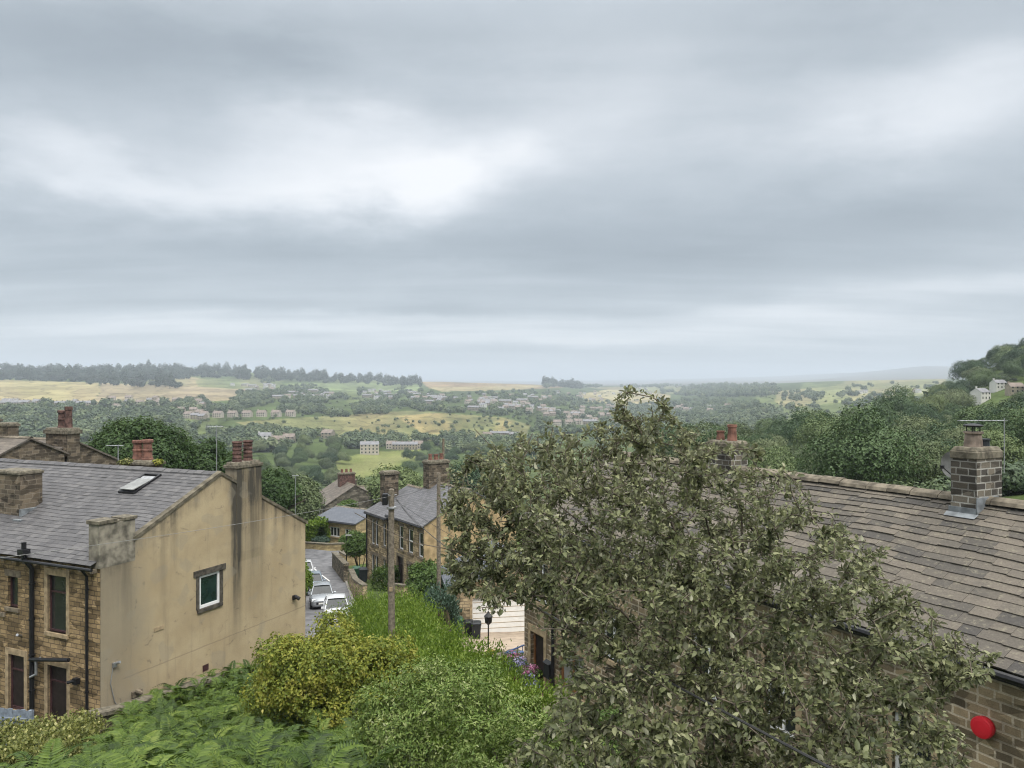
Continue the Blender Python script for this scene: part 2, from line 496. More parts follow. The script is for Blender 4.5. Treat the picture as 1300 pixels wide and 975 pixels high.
def vnoise(x, y):
    ix, iy = np.floor(x), np.floor(y); fx, fy = x - ix, y - iy
    fx = fx * fx * (3 - 2 * fx); fy = fy * fy * (3 - 2 * fy)
    a, b, c, d = _hash(ix, iy), _hash(ix + 1, iy), _hash(ix, iy + 1), _hash(ix + 1, iy + 1)
    return (a + (b - a) * fx) * (1 - fy) + (c + (d - c) * fx) * fy


def fbm(x, y, o=4):
    s, a = 0, .5
    for i in range(o):
        s = s + a * vnoise(x, y); x, y, a = x * 2.03 + 17, y * 2.03 + 5, a * .5
    return s


def gz(X, Y):
    X = np.atleast_1d(np.asarray(X, float)); Y = np.atleast_1d(np.asarray(Y, float))
    u, v, r = _uvc(X, Y)
    out = np.empty(len(X))
    for i in range(0, len(X), 20000):
        s = slice(i, i + 20000)
        d2 = (u[s, None] - _cu) ** 2 + (v[s, None] - _cv) ** 2
        out[s] = _phi(d2) @ _w[:_n] + _w[_n] + _w[_n + 1] * u[s] + _w[_n + 2] * v[s]
    z = out * (r + 12)
    k = np.clip((r - 250) / 400, 0, 1)
    z = z + k * (fbm(X / (r * .1 + 20), Y / (r * .1 + 20)) - .47) * r * .0035
    return z


def g1(X, Y): return float(gz([X], [Y])[0])


def proj(X, Y, Z): return CX + F * X / np.maximum(Y, 1e-3), CY - F * Z / np.maximum(Y, 1e-3)


def inpoly(px, py, poly):
    px, py = np.asarray(px, float), np.asarray(py, float)
    c = np.zeros(px.shape, bool)
    n = len(poly)
    for i in range(n):
        x0, y0 = poly[i]; x1, y1 = poly[(i + 1) % n]
        k = (y0 > py) != (y1 > py)
        xi = (x1 - x0) * (py - y0) / ((y1 - y0) if y1 != y0 else 1e-9) + x0
        c ^= k & (px < xi)
    return c


# fan of ground: fine where one looks, coarse behind
az = np.concatenate([np.linspace(-180, -44, 46)[:-1], np.linspace(-44, 44, 760), np.linspace(44, 180, 46)[1:]]) * math.pi / 180
rr = np.exp(np.concatenate([np.linspace(math.log(1.5), math.log(600), 190)[:-1], np.linspace(math.log(600), math.log(4500), 230)[:-1], np.linspace(math.log(4500), math.log(14000), 40)]))
AZ, RR = np.meshgrid(az, rr)
TX, TY = (RR * np.sin(AZ)).ravel(), (RR * np.cos(AZ)).ravel()
TZ = gz(TX, TY)
na, nr_ = len(az), len(rr)
idx = np.arange(na * nr_).reshape(nr_, na)
quad = np.stack([idx[:-1, :-1], idx[:-1, 1:], idx[1:, 1:], idx[1:, :-1]], -1).reshape(-1, 4)[:, ::-1]
V = np.c_[TX, TY, TZ]
cen = len(V); V = np.vstack([V, [0, 0, TZ[:na].mean()]])

# what grows there: albedo of each ground point
TPX, TPY = proj(TX, TY, TZ)
front = TY > 1
rad = np.hypot(TX, TY)
col = np.zeros((len(V), 3)); base = col[:-1]
n1 = fbm(TX / (rad * .03 + 3), TY / (rad * .03 + 3)); n2 = fbm(TX / (rad * .008 + 1) + 50, TY / (rad * .008 + 1)); n3 = fbm(TX / (rad * .1 + 5) + 9, TY / (rad * .1 + 5) + 3)
base[:] = np.array([.075, .105, .035]) * (.6 + .8 * n1[:, None])
k = (np.clip((rad - 300) / 500, 0, 1) * (n3 > .5))[:, None]
base[:] = base * (1 - k) + k * np.array([.12, .15, .055]) * (.7 + .6 * n2[:, None])
nearsoil = np.clip((60 - rad) / 25, 0, 1)[:, None]
base[:] = base * (1 - nearsoil) + nearsoil * np.array([.05, .062, .025]) * (.6 + .8 * n2[:, None])
far = rad > 380


def paint(poly, c, vary=.35, c2=None, cond=True, scale=n1):
    m = inpoly(TPX + (n2 - .5) * 5, TPY + (n2 - .5) * 1.2, poly) & front & far & cond
    cc = np.array(c) * np.ones((len(TX), 1))
    if c2 is not None:
        t = np.clip((scale - .32) / .3, 0, 1)[:, None]
        cc = cc * (1 - t) + np.array(c2) * t
    cc = cc * (1 - vary / 2 + vary * n2[:, None])
    base[m] = cc[m]


STRAW, TAN, GREEN, PALEG, OLIVE = (.33, .275, .15), (.30, .245, .155), (.14, .17, .075), (.20, .21, .10), (.165, .175, .075)
paint([(-400, 487), (0, 482), (125, 486), (128, 496), (115, 514), (-400, 516)], STRAW, .2, (.33, .29, .14))
paint([(126, 486), (245, 490), (320, 494), (350, 500), (300, 508), (115, 514), (128, 498)], TAN, .25, (.27, .225, .135))
paint([(-300, 508), (115, 509), (210, 506), (210, 512), (-300, 516)], (.37, .32, .19), .2)
paint([(165, 486), (235, 477), (262, 482), (250, 491), (200, 489)], STRAW, .25, PALEG)
paint([(250, 482), (335, 479), (345, 494), (300, 494), (250, 491)], PALEG, .2, GREEN)
paint([(360, 487), (460, 486), (530, 489), (536, 497), (400, 496)], GREEN, .2, (.19, .24, .10))
paint([(528, 481), (700, 486), (715, 492), (620, 496), (545, 493)], (.24, .175, .105), .3, (.33, .25, .14))
paint([(545, 492), (690, 489), (660, 495), (560, 497)], (.34, .29, .16), .2)
paint([(300, 536), (380, 530), (430, 528), (520, 521), (640, 530), (675, 540), (665, 553), (560, 560), (430, 556), (330, 549)], OLIVE, .5, (.27, .225, .105), True, n3)
paint([(500, 528), (560, 524), (650, 534), (640, 548), (540, 552)], (.30, .245, .11), .5, (.16, .17, .07))
paint([(425, 582), (470, 574), (535, 570), (525, 584), (480, 603), (432, 612)], (.165, .19, .06), .25, (.205, .215, .08))
paint([(440, 590), (520, 575), (520, 580), (445, 606)], (.20, .21, .08), .2)
paint([(738, 500), (775, 494), (800, 496), (850, 501), (852, 512), (800, 515), (745, 510)], (.31, .26, .13), .2, (.35, .31, .16))
paint([(745, 492), (850, 489), (900, 496), (850, 500), (790, 496)], PALEG, .2, (.27, .22, .11))
paint([(985, 497), (1060, 490), (1075, 483), (1200, 477), (1200, 500), (1120, 505), (1000, 518), (985, 512)], (.26, .235, .12), .25, (.21, .23, .1))
paint([(1060, 488), (1190, 484), (1190, 492), (1090, 494)], PALEG, .2)
paint([(900, 492), (985, 490), (985, 496), (900, 500)], (.2, .22, .1), .2)
fm = (rad > 5200)
base[fm] = (np.array([.13, .125, .085]) * (.7 + .6 * n1[:, None]))[fm]
base[far] *= .80
col[-1] = (.05, .06, .025)
# a patchwork of fields with dark walls and hedge banks between them
fx, fy = AZ.ravel() * 30 + n3 * 1.2, np.log(RR.ravel()) * 15 + n3 * 1.5
ix, iy = np.floor(fx), np.floor(fy)
d1 = np.full(len(fx), 9.0); d2 = d1.copy(); cid = np.zeros(len(fx))
for ox in (-1, 0, 1):
    for oy in (-1, 0, 1):
        qx, qy = ix + ox, iy + oy
        d = np.maximum(np.abs(qx + _hash(qx, qy) * .9 - fx + (fy - qy) * .3), np.abs(qy + _hash(qx + 7, qy) * .9 - fy))
        nearer = d < d1
        d2 = np.where(nearer, d1, np.minimum(d2, d)); cid = np.where(nearer, _hash(qx + 3, qy + 11), cid); d1 = np.where(nearer, d, d1)
fm2 = (rad > 700) & (rad < 5200)
base[fm2] *= (.8 + .4 * cid[fm2])[:, None]
hl_m = fm2 & (d2 - d1 < .016) & front & (np.abs(TX) < TY * .75) & (TPY > 497)
for q_ in ([(300, 536), (380, 530), (430, 528), (520, 521), (640, 530), (675, 540), (665, 553), (560, 560), (430, 556), (330, 549)], [(-300, 480), (345, 480), (350, 516), (-300, 518)], [(425, 570), (535, 570), (525, 600), (425, 612)]): hl_m &= ~inpoly(TPX, TPY, q_)
base[fm2 & (d2 - d1 < .045)] *= .5
HEDGE_AT = [(TX[i], TY[i]) for i in np.where(hl_m)[0]]
mt, nt, b, _ = new_mat('hillside_ground')
at_ = nt.nodes.new('ShaderNodeAttribute'); at_.attribute_name = 'Col'
ac = S(nt, at_.outputs[0])
oc = objc(nt)
g1n = noise(nt, oc, .6, 6, .65).step(.25, .75, .7, 1.3); g2n = noise(nt, oc, .02, 8, .65).step(.25, .75, .75, 1.25)
gg = g1n * g2n
put(nt, b.inputs['Base Color'], mix(nt, 1.0, ac, node(nt, 'ShaderNodeCombineXYZ', 0, None, X=gg, Y=gg, Z=gg), 'MULTIPLY'))
b.inputs['Roughness'].default_value = 1; b.inputs['Specular IOR Level'].default_value = .05
bump(nt, b, noise(nt, oc, .8, 6), .6, .3)
ground = np_mesh('ground', V, quad, mt, None, True)
ca = ground.data.color_attributes.new('Col', 'FLOAT_COLOR', 'POINT')
ca.data.foreach_set('color', np.c_[col, np.ones(len(col))].astype(np.float32).ravel())
tag(ground, 'hillside falling into a wide green valley of fields', None, None, 'structure')

# ------------------------------------------------------------------ air
mh, nt, b, out = new_mat('valley_haze')
nt.nodes.remove(b)
pv = nt.nodes.new('ShaderNodeVolumePrincipled')
pv.inputs['Color'].default_value = (.80, .895, 1.0, 1); pv.inputs['Density'].default_value = HAZE = 1.7e-4
pv.inputs['Anisotropy'].default_value = 0.0
nt.links.new(pv.outputs[0], out.inputs['Volume'])
hb = MB(); hb.box(-14500, 14500, -14500, 14500, float(TZ.min()) - 2.0, float(TZ.max()) + 40)
haze = hb.build('haze', mh); haze['kind'] = 'stuff'; haze['label'] = 'pale bluish haze filling the valley air'

# ------------------------------------------------------------------ sky and sun
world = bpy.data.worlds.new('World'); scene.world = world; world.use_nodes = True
nt = world.node_tree
for n_ in list(nt.nodes): nt.nodes.remove(n_)
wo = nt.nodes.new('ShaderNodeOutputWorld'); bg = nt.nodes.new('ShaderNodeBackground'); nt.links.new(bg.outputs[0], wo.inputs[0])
SUN_EL, SUN_AZ = 55.0, 150.0            # sun behind the camera, to its right
sky = nt.nodes.new('ShaderNodeTexSky'); sky.sky_type = 'NISHITA'; sky.sun_disc = False
sky.sun_elevation = R(SUN_EL); sky.sun_rotation = R(SUN_AZ)
gen = node(nt, 'ShaderNodeTexCoord', 0)
sx = nt.nodes.new('ShaderNodeSeparateXYZ'); nt.links.new(gen.k, sx.inputs[0])
dx, dy, dz = (S(nt, sx.outputs[i]) for i in range(3))
zz = dz.max(0.0) + .09
cl = node(nt, 'ShaderNodeCombineXYZ', 0, None, X=dx / zz, Y=dy / zz, Z=dz * 1.5)     # a flat deck of cloud seen from below
nA = noise(nt, cl, .55, 5, .5, .3); nB = noise(nt, mapping(nt, cl, (.6, 1.5, 1), (4, 2, 1)), 1.3, 6, .55, .4)
nC = noise(nt, mapping(nt, cl, (.5, 2.2, 1), (9, 1, 3)), .9, 5, .55, .2)
yy = dy.abs().max(.05)
wu = noise(nt, mapping(nt, gen, (1, 1, 2.2)), 3.2, 5, .55); wv = noise(nt, mapping(nt, gen, (1, 1, 2.2), (5, 5, 5)), 3.2, 5, .55)
wf = noise(nt, mapping(nt, gen, (1, 1, 2.6), (8, 1, 2)), 9.0, 6, .6)
U = dx / yy + (wu - .5) * .34 + (wf - .5) * .17; Vv = dz / yy + ((wv - .5) * .15 + (wf - .5) * .075) * dz.step(0.0, .3, .18, 1.0)
B = None
for px, py, rx, ry, tilt, amp in [
    (585, 235, 120, 42, -.30, .40), (400, 200, 170, 55, .10, .40), (250, 240, 280, 30, .0, .42), (60, 200, 110, 50, .2, .30), (640, 190, 130, 60, -.5, .22),
    (1230, 115, 190, 65, -.12, .42), (860, 150, 200, 80, -.1, .16), (720, 60, 160, 70, 0, .10), (520, 180, 120, 60, 0, .25),
    (200, 440, 280, 6, 0, .22), (700, 431, 260, 7, 0, .26), (1010, 441, 220, 6, 0, .2), (1060, 396, 260, 9, -.03, .26), (480, 403, 200, 6, 0, .2), (300, 418, 420, 12, .0, .40), (930, 418, 330, 16, -.03, .38), (1150, 372, 260, 16, -.08, .26), (1000, 465, 300, 8, 0, .12), (560, 345, 120, 10, 0, .14), (120, 462, 200, 8, 0, .12),
    (300, 85, 230, 60, .15, -.26), (60, 60, 130, 70, .2, -.12), (1060, 50, 190, 45, -.1, -.20), (930, 285, 330, 45, -.12, -.20), (420, 318, 360, 30, .02, -.18), (150, 355, 260, 30, 0, -.14),
    (1150, 300, 200, 60, 0, -.10), (700, 390, 500, 14, 0, -.12), (650, 455, 700, 8, 0, -.06)]:
    u0, v0 = (px - CX) / F, (CY - py) / F
    a = U - u0; c = Vv - v0 + a * tilt * (1 if tilt else 0)
    q = (a * (F / rx)).pow(2.0) + (c * (F / ry)).pow(2.0)
    g_ = (q * -1.0).exp() * amp
    B = g_ if B is None else B + g_
fr = dy.step(0.05, .4)
val = B * fr + (nA - .5) * .40 + (nB - .5) * .42 + (nC - .5) * .80 * dz.step(.28, .02)
val = val + (wf - .5) * .16 * fr
tone = ramp(nt, (val * .76 + .405).clamp(), [(0.0, (.180, .208, .236)), (.28, (.274, .310, .342)), (.47, (.358, .395, .428)), (.72, (.525, .552, .582)), (1.0, (.67, .68, .695))])
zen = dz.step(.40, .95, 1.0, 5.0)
hor = dz.step(.0, .10)
tone = mix(nt, hor * .62 + .38, (.385, .425, .452), tone)
nish = mix(nt, 1.0, S(nt, sky.outputs[0]), (.10, .10, .10), 'MULTIPLY')
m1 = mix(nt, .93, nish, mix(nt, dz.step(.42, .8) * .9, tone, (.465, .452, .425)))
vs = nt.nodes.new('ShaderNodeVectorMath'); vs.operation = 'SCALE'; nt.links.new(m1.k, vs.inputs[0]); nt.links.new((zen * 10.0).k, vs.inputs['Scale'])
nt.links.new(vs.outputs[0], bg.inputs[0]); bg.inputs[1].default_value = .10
world.cycles.sampling_method = 'MANUAL'; world.cycles.sample_map_resolution = 512

sl = bpy.data.lights.new('sun', 'SUN'); sl.energy = 1.5; sl.angle = R(18); sl.color = (1.0, .965, .91)
so = bpy.data.objects.new('sun', sl); COL.objects.link(so)
sd = Vector((math.sin(R(SUN_AZ)) * math.cos(R(SUN_EL)), math.cos(R(SUN_AZ)) * math.cos(R(SUN_EL)), math.sin(R(SUN_EL))))
so.rotation_euler = sd.to_track_quat('Z', 'Y').to_euler()
so.location = sd * 60

scene.view_settings.view_transform = 'Standard'; scene.view_settings.look = 'None'; scene.view_settings.exposure = 0.62; scene.view_settings.gamma = 1.0
scene.view_settings.use_curve_mapping = False
cy = scene.cycles if hasattr(scene, 'cycles') else None
scene.render.engine = 'CYCLES'
cy = scene.cycles
cy.max_bounces = 5; cy.diffuse_bounces = 2; cy.glossy_bounces = 2; cy.transmission_bounces = 2; cy.volume_bounces = 0; cy.transparent_max_bounces = 4
cy.use_denoising = True
cy.use_adaptive_sampling = True; cy.adaptive_threshold = .015
cy.sample_clamp_indirect = 4
scene.cycles.filter_width = 1.15

# ================================================================= buildings
# gable render: tan roughcast with run-off stains that have their own shapes
m, nt, b, _ = new_mat('tan_roughcast')
uv = uvc(nt)
sx = nt.nodes.new('ShaderNodeSeparateXYZ'); nt.links.new(uv.k, sx.inputs[0])
ux, uy = S(nt, sx.outputs[0]), S(nt, sx.outputs[1])
big = noise(nt, uv, .5, 5, .6); med = noise(nt, uv, 2.2, 6, .65); fine = noise(nt, uv, 34, 4, .7)
drip = noise(nt, mapping(nt, uv, (2.6, .16, 1)), 1.5, 5, .65)
c = mix(nt, big.step(.3, .7), (.40, .315, .195), (.48, .39, .25))
c = mix(nt, med.step(.45, .8) * .35, c, (.28, .23, .16))
c = mix(nt, drip.step(.52, .75) * .35, c, (.19, .16, .12))
def streak(u0, w, v0, v1, amt, wob=.25):
    d = (ux - u0 + (noise(nt, uv, .8, 3) - .5) * wob).abs()
    return d.step(w, w * .25) * uy.step(v0, v1) * (drip.step(.25, .6) * .6 + .4) * amt
dark = streak(6.5, .42, -12.6, -5.4, 1.15) + streak(6.7, 1.0, -11, -4.2, .45) + streak(7.75, .85, -11.5, -4.4, .72) + streak(.5, 1.0, -9, -5.6, .40) + streak(1.1, .35, -11.5, -6, .3) + streak(2.7, .25, -10, -6.5, .28)
dark = dark + streak(9.6, .3, -8.6, -5.6, .35) + streak(10.4, .45, -9.8, -6.2, .35) + streak(3.2, .25, -7.5, -5, .4) + streak(8.9, .2, -9, -6, .25)
# sooty band below the sloping coping (v falls away from the ridge on both sides)
cop = (ux - 5.6).max(0.0) * .537 + (5.6 - ux).max(0.0) * .46
band = (uy + cop + 3.72 + (med - .5) * 1.1).step(-.95, .05) * (drip.step(.3, .7) * .7 + .2)
grey = ((2.6 - ux + (big - .5) * 3.0) * .6).step(0, 1) * .55
c = mix(nt, grey, c, (.215, .195, .155))
c = mix(nt, (dark + band * .6).clamp(), c, (.075, .068, .055))
cr = (uy + 10.62 - ux * .0 - (noise(nt, uv, 1.5, 3) - .5) * .08).abs().step(.03, .012) * ux.step(.8, 1.0) * .4
c = mix(nt, cr, c, (.16, .13, .1))
vor = nt.nodes.new('ShaderNodeTexVoronoi'); vor.feature = 'DISTANCE_TO_EDGE'; vor.inputs['Scale'].default_value = .42
wv_ = node(nt, 'ShaderNodeVectorMath', 0, None, i_0=uv, i_1=node(nt, 'ShaderNodeTexNoise', 1, None, Vector=uv, Scale=1.6, Detail=5.0)); nt.links.new(wv_.k, vor.inputs['Vector'])
crack = S(nt, vor.outputs[0]).step(.012, .003) * med.step(.5, .62) * .5
c = mix(nt, crack, c, (.12, .10, .08))
patch = noise(nt, mapping(nt, uv, (1, 1, 1), (7, 3, 0)), .9, 2, .4)
c = mix(nt, patch.step(.60, .63) * .3, c, (.30, .27, .21))
damp = (uy + 11.6 + ux * .12 + (med - .5) * 1.6).step(.4, -.9) * .45
c = mix(nt, damp, c, (.16, .145, .105))
gg = fine.step(.2, .8, .82, 1.16)
put(nt, b.inputs['Base Color'], mix(nt, 1.0, c, node(nt, 'ShaderNodeCombineXYZ', 0, None, X=gg, Y=gg, Z=gg), 'MULTIPLY'))
b.inputs['Roughness'].default_value = .95; b.inputs['Specular IOR Level'].default_value = .15
bump(nt, b, fine + med * .4, .5, .012)
MAT['roughcast'] = m
MAT['roughcast_plain'] = m_plain('plain_tan_roughcast', (.40, .29, .16), .95, 0, .3, 2)


def wall_open(mb, axis, pos, a0, a1, z0, z1, ops, sgn, depth=.16, mat=0):
    """wall in the plane axis=pos ('x' or 'y') from a0..a1 and z0..z1 with real openings (l, r, b, t); sgn = outward side"""
    A = sorted({a0, a1, *[o[0] for o in ops], *[o[1] for o in ops]}); Z = sorted({z0, z1, *[o[2] for o in ops], *[o[3] for o in ops]})
    P = (lambda a, z, d=0.0: (a, pos - sgn * d, z)) if axis == 'y' else (lambda a, z, d=0.0: (pos - sgn * d, a, z))
    flip = (sgn < 0) == (axis == 'y')
    def q(*p): mb.face(p if flip else p[::-1], mat)
    for i in range(len(A) - 1):
        for j in range(len(Z) - 1):
            ca, cz = (A[i] + A[i + 1]) / 2, (Z[j] + Z[j + 1]) / 2
            if any(o[0] < ca < o[1] and o[2] < cz < o[3] for o in ops): continue
            q(P(A[i], Z[j]), P(A[i + 1], Z[j]), P(A[i + 1], Z[j + 1]), P(A[i], Z[j + 1]))
    for l, r, bt, t in ops:
        q(P(l, bt), P(l, t), P(l, t, depth), P(l, bt, depth)); q(P(r, t), P(r, bt), P(r, bt, depth), P(r, t, depth))
        q(P(l, t), P(r, t), P(r, t, depth), P(l, t, depth)); q(P(r, bt), P(l, bt), P(l, bt, depth), P(r, bt, depth))


def obox(mb, axis, pos, sgn, a0, a1, d0, d1, z0, z1, mat=0):
    """box on a wall: d measured outwards from the wall plane"""
    p0, p1 = sorted((pos + sgn * d0, pos + sgn * d1))
    if axis == 'y': mb.box(a0, a1, p0, p1, z0, z1, mat)
    else: mb.box(p0, p1, a0, a1, z0, z1, mat)


def window(parent, axis, pos, sgn, op, frame='white', glass='glass', bars=(), mull=(), lintel='dressed', sill='dressed', jambs=None, depth=.13, fw=.055, name='window', door=False, lproud=.02, lo=.18):
    l, r, bt, t = op
    f = MB(); d0, d1 = -depth - .03, -depth + .04
    obox(f, axis, pos, sgn, l, l + fw, d0, d1, bt, t); obox(f, axis, pos, sgn, r - fw, r, d0, d1, bt, t)
    obox(f, axis, pos, sgn, l + fw, r - fw, d0, d1, t - fw, t); obox(f, axis, pos, sgn, l + fw, r - fw, d0, d1, bt, bt + fw * (2.2 if door else 1.2))
    for z in bars: obox(f, axis, pos, sgn, l + fw, r - fw, d0, d1 - .006, bt + (t - bt) * z - fw * .5, bt + (t - bt) * z + fw * .5)
    for a in mull:
        x = l + (r - l) * a; obox(f, axis, pos, sgn, x - fw * .5, x + fw * .5, d0, d1 - .012, bt + fw * 1.2, t - fw)
    fo = f.build(name, MAT[frame], parent)
    p = MB(); obox(p, axis, pos, sgn, l + fw * .5, r - fw * .5, -depth - .02, -depth - .005, bt + fw * .5, t - fw * .5)
    p.build('door_panel' if door else 'pane', MAT[glass], fo)
    if lintel:
        q = MB(); obox(q, axis, pos, sgn, l - lo, r + lo, -.08, lproud, t, t + .24); q.build('lintel', MAT[lintel], parent, bevel=.008)
    if sill:
        q = MB(); obox(q, axis, pos, sgn, l - .12, r + .12, -.1, .07, bt - .15, bt); q.build('sill', MAT[sill], parent, bevel=.008)
    if jambs:
        for a0, a1 in ((l - .17, l), (r, r + .17)):
            q = MB(); obox(q, axis, pos, sgn, a0, a1, -.08, .022, bt, t); q.build('jamb', MAT[jambs], parent, bevel=.006)
    return fo


def slates(mb, x0, x1, y0, z0, y1, z1, gauge, w, th, seed, grow=0.0, jit=.012, sag=0.0):
    """courses of single slates from eave (y0,z0) up to ridge (y1,z1); gauge shrinks by grow towards the ridge"""
    rg = random.Random(seed)
    L = math.hypot(y1 - y0, z1 - z0); ty, tz = (y1 - y0) / L, (z1 - z0) / L
    ny, nz = -tz, ty
    if nz < 0: ny, nz = -ny, -nz
    wv = lambda x, d: sag * (math.sin(x * .9 + seed) * .5 + math.sin(x * 2.3 + d * 1.3) * .25 - .5) * math.sin(min(1, max(0, d / L)) * math.pi)
    P = lambda x, d, h: (x, y0 + ty * d + ny * (h + wv(x, d)), z0 + tz * d + nz * (h + wv(x, d)))
    d = 0.0; k = 0
    while d < L - .05:
        g = gauge * (1 - grow * d / L)
        x = x0 - rg.random() * w * .9
        row = rg.uniform(-.25, .25) * th
        while x < x1:
            ww = w * (rg.uniform(.6, 1.5) if grow else rg.uniform(.92, 1.08))
            a, bb = max(x, x0), min(x + ww - .006, x1)
            if bb - a > .02:
                j0 = rg.uniform(-jit, jit); j1 = j0 + rg.uniform(-jit, jit) * .4
                e = min(d + g * 1.5, L)
                h = th * 1.6 + row + rg.uniform(-.2, .35) * th
                p = [P(a, d + j0, h), P(bb, d + j1, h), P(bb, e, th * .55), P(a, e, th * .55)]
                q = [P(a, d + j0, h - th), P(bb, d + j1, h - th), P(bb, e, -.01), P(a, e, -.01)]
                f0 = len(mb.v)
                # one welded island per slate so that each can have its own tint
                for v in p + q: mb.v.append(Vector(v))
                for f in ((0, 1, 2, 3), (4, 5, 1, 0), (5, 6, 2, 1), (7, 4, 0, 3)):
                    ff = tuple(f0 + i for i in f)
                    n = (mb.v[ff[1]] - mb.v[ff[0]]).cross(mb.v[ff[2]] - mb.v[ff[0]])
                    mb.f.append(ff if (f != (0, 1, 2, 3) or n.z > 0) else ff[::-1]); mb.m.append(0); mb.s.append(False)
            x += ww
        d += g; k += 1


def chimney(parent, x, y, z0, z1, wx, wy, stone, pots=(), cap=.22, proud=.09, name='chimney', lead=False, topz=.12, potm='terracotta'):
    c = MB(); c.box(x - wx / 2, x + wx / 2, y - wy / 2, y + wy / 2, z0, z1 - cap); co = c.build(name, MAT[stone], parent)
    c = MB(); c.box(x - wx / 2 - proud, x + wx / 2 + proud, y - wy / 2 - proud, y + wy / 2 + proud, z1 - cap, z1 - cap * .35)
    c.box(x - wx / 2 - proud * .3, x + wx / 2 + proud * .3, y - wy / 2 - proud * .3, y + wy / 2 + proud * .3, z1 - cap * .35, z1, 0, .05)
    c.build('chimney_cap', MAT['cap_stone'], co, bevel=.02)
    for px_, py_, h, r, kind in pots:
        p = MB()
        if kind == 'crown':
            p.lathe([(r * 1.15, -.05), (r * 1.1, .06), (r * .98, .1), (r * .9, h * .4), (r * 1.02, h * .43), (r * 1.02, h * .5), (r * .88, h * .53), (r * .86, h * .8), (r * 1.1, h * .86), (r * 1.12, h * .97), (r * .85, h), (r * .75, h * .8)], x + px_, y + py_, 14, z=z1)
        elif kind == 'ring':
            pr = [(r * 1.12, -.05), (r * 1.05, .08)]
            for i in range(4): pr += [(r * .95, h * (.15 + .2 * i)), (r * 1.04, h * (.18 + .2 * i)), (r * 1.04, h * (.23 + .2 * i)), (r * .95, h * (.26 + .2 * i))]
            pr += [(r * 1.12, h * .93), (r * 1.05, h), (r * .8, h), (r * .75, h * .85)]
            p.lathe(pr, x + px_, y + py_, 14, z=z1)
        else:
            p.lathe([(r * 1.1, -.05), (r, .08), (r * .85, h * .8), (r * 1.02, h * .84), (r * 1.02, h), (r * .8, h), (r * .75, h * .8)], x + px_, y + py_, 12, z=z1)
        p.build('chimney_pot', MAT[potm], co)
    return co


def pipe(parent, pts, rad, name='downpipe', m='black', brackets=()):
    p = MB(); p.tube(pts, rad, 8)
    for q in brackets: p.tube([(q[0], q[1], q[2] - .03), (q[0], q[1], q[2] + .03)], rad * 1.35, 8)
    return p.build(name, MAT[m], parent)


# ---------------------------------------------------------------- left house: origin at its near eaves corner, x towards the camera side, y back along the gable
A_L = -R(24)
hl = thing('terraced_house', 'tan rendered gable end house with grey slate roof and one small white gable window', 'house', (-14.4, 27.0, 0), A_L)
ZG, ZE, ZR, YR, ZB = -13.6, -6.30, -3.72, 5.6, -6.62
SLF, SLB = (ZR - ZE) / YR, (ZR - ZB) / (11 - YR)
LX = -20.0
W1, W2, D1, D2 = (-2.75, -1.75, -8.98, -6.92), (-4.98, -4.42, -8.35, -7.2), (-2.75, -1.72, -12.3, -10.2), (-4.95, -4.05, -12.2, -10.12)
w = MB()
wall_open(w, 'y', 0.0, LX, 0.0, ZG, ZE - .12, [W1, W2, D1, D2, (-8.2, -7.2, -8.98, -6.92), (-8.2, -7.2, -12.2, -10.2)], -1, mat=0)
w.face([(LX, 11.0, ZG), (LX, 0, ZG), (LX, 0, ZE), (LX, YR, ZR - .06), (LX, 11, ZB)], 0)
w.face([(0, 11, ZG), (LX, 11, ZG), (LX, 11, ZB - .05), (0, 11, ZB - .05)], 0)
w.build('front_wall', MAT['stone_tan'], hl)
w = MB()
GW = (4.45, 5.55, -9.05, -7.72)
# gable wall: rectangle up to the eaves with the window opening, then the pentagon above it
wall_open(w, 'x', 0.006, .0, 11.0, ZG, ZB - .1, [GW], 1, .14)
for p in ([(.006, 0, ZB - .1), (.006, YR, ZB - .1), (.006, YR, ZR), (.006, 0, ZE)], [(.006, YR, ZB - .1), (.006, 11, ZB - .1), (.006, 11, ZB), (.006, YR, ZR)]): w.face(p)
w.build('gable_wall', MAT['roughcast'], hl)
# roof
r_ = MB(); slates(r_, LX, -.12, -.28, ZE - .02, YR, ZR + .02, .23, .30, .018, 3, 0, .008, .05)
r_.build('roof', MAT['slate'], hl)
r_ = MB(); slates(r_, LX, -.12, 11.25, ZB - .08, YR, ZR + .02, .23, .30, .012, 4); r_.build('rear_roof', MAT['slate'], hl)
r_ = MB()
x = LX
while x < -.1:
    x2 = min(x + random.uniform(.42, .5), -.1); dz_ = random.uniform(-.012, .012)
    for s_, sl_ in ((-1, SLF), (1, SLB)):
        r_.face([(x, YR, ZR + .10 + dz_), (x2 - .012, YR, ZR + .10 + dz_), (x2 - .012, YR + s_ * .24, ZR + .10 + dz_ - .24 * sl_), (x, YR + s_ * .24, ZR + .10 + dz_ - .24 * sl_)][::(-1 if s_ > 0 else -1)])
        r_.face([(x, YR + s_ * .24, ZR + .10 + dz_ - .24 * sl_), (x2 - .012, YR + s_ * .24, ZR + .10 + dz_ - .24 * sl_), (x2 - .012, YR + s_ * .24, ZR + .02 - .24 * sl_), (x, YR + s_ * .24, ZR + .02 - .24 * sl_)])
    r_.face([(x2 - .012, YR - .24, ZR + .1 - .094), (x2 - .012, YR + .24, ZR + .1 - .127), (x2 - .012, YR, ZR + .1)])
    x = x2
r_.build('ridge_tiles', MAT['slate'], hl)
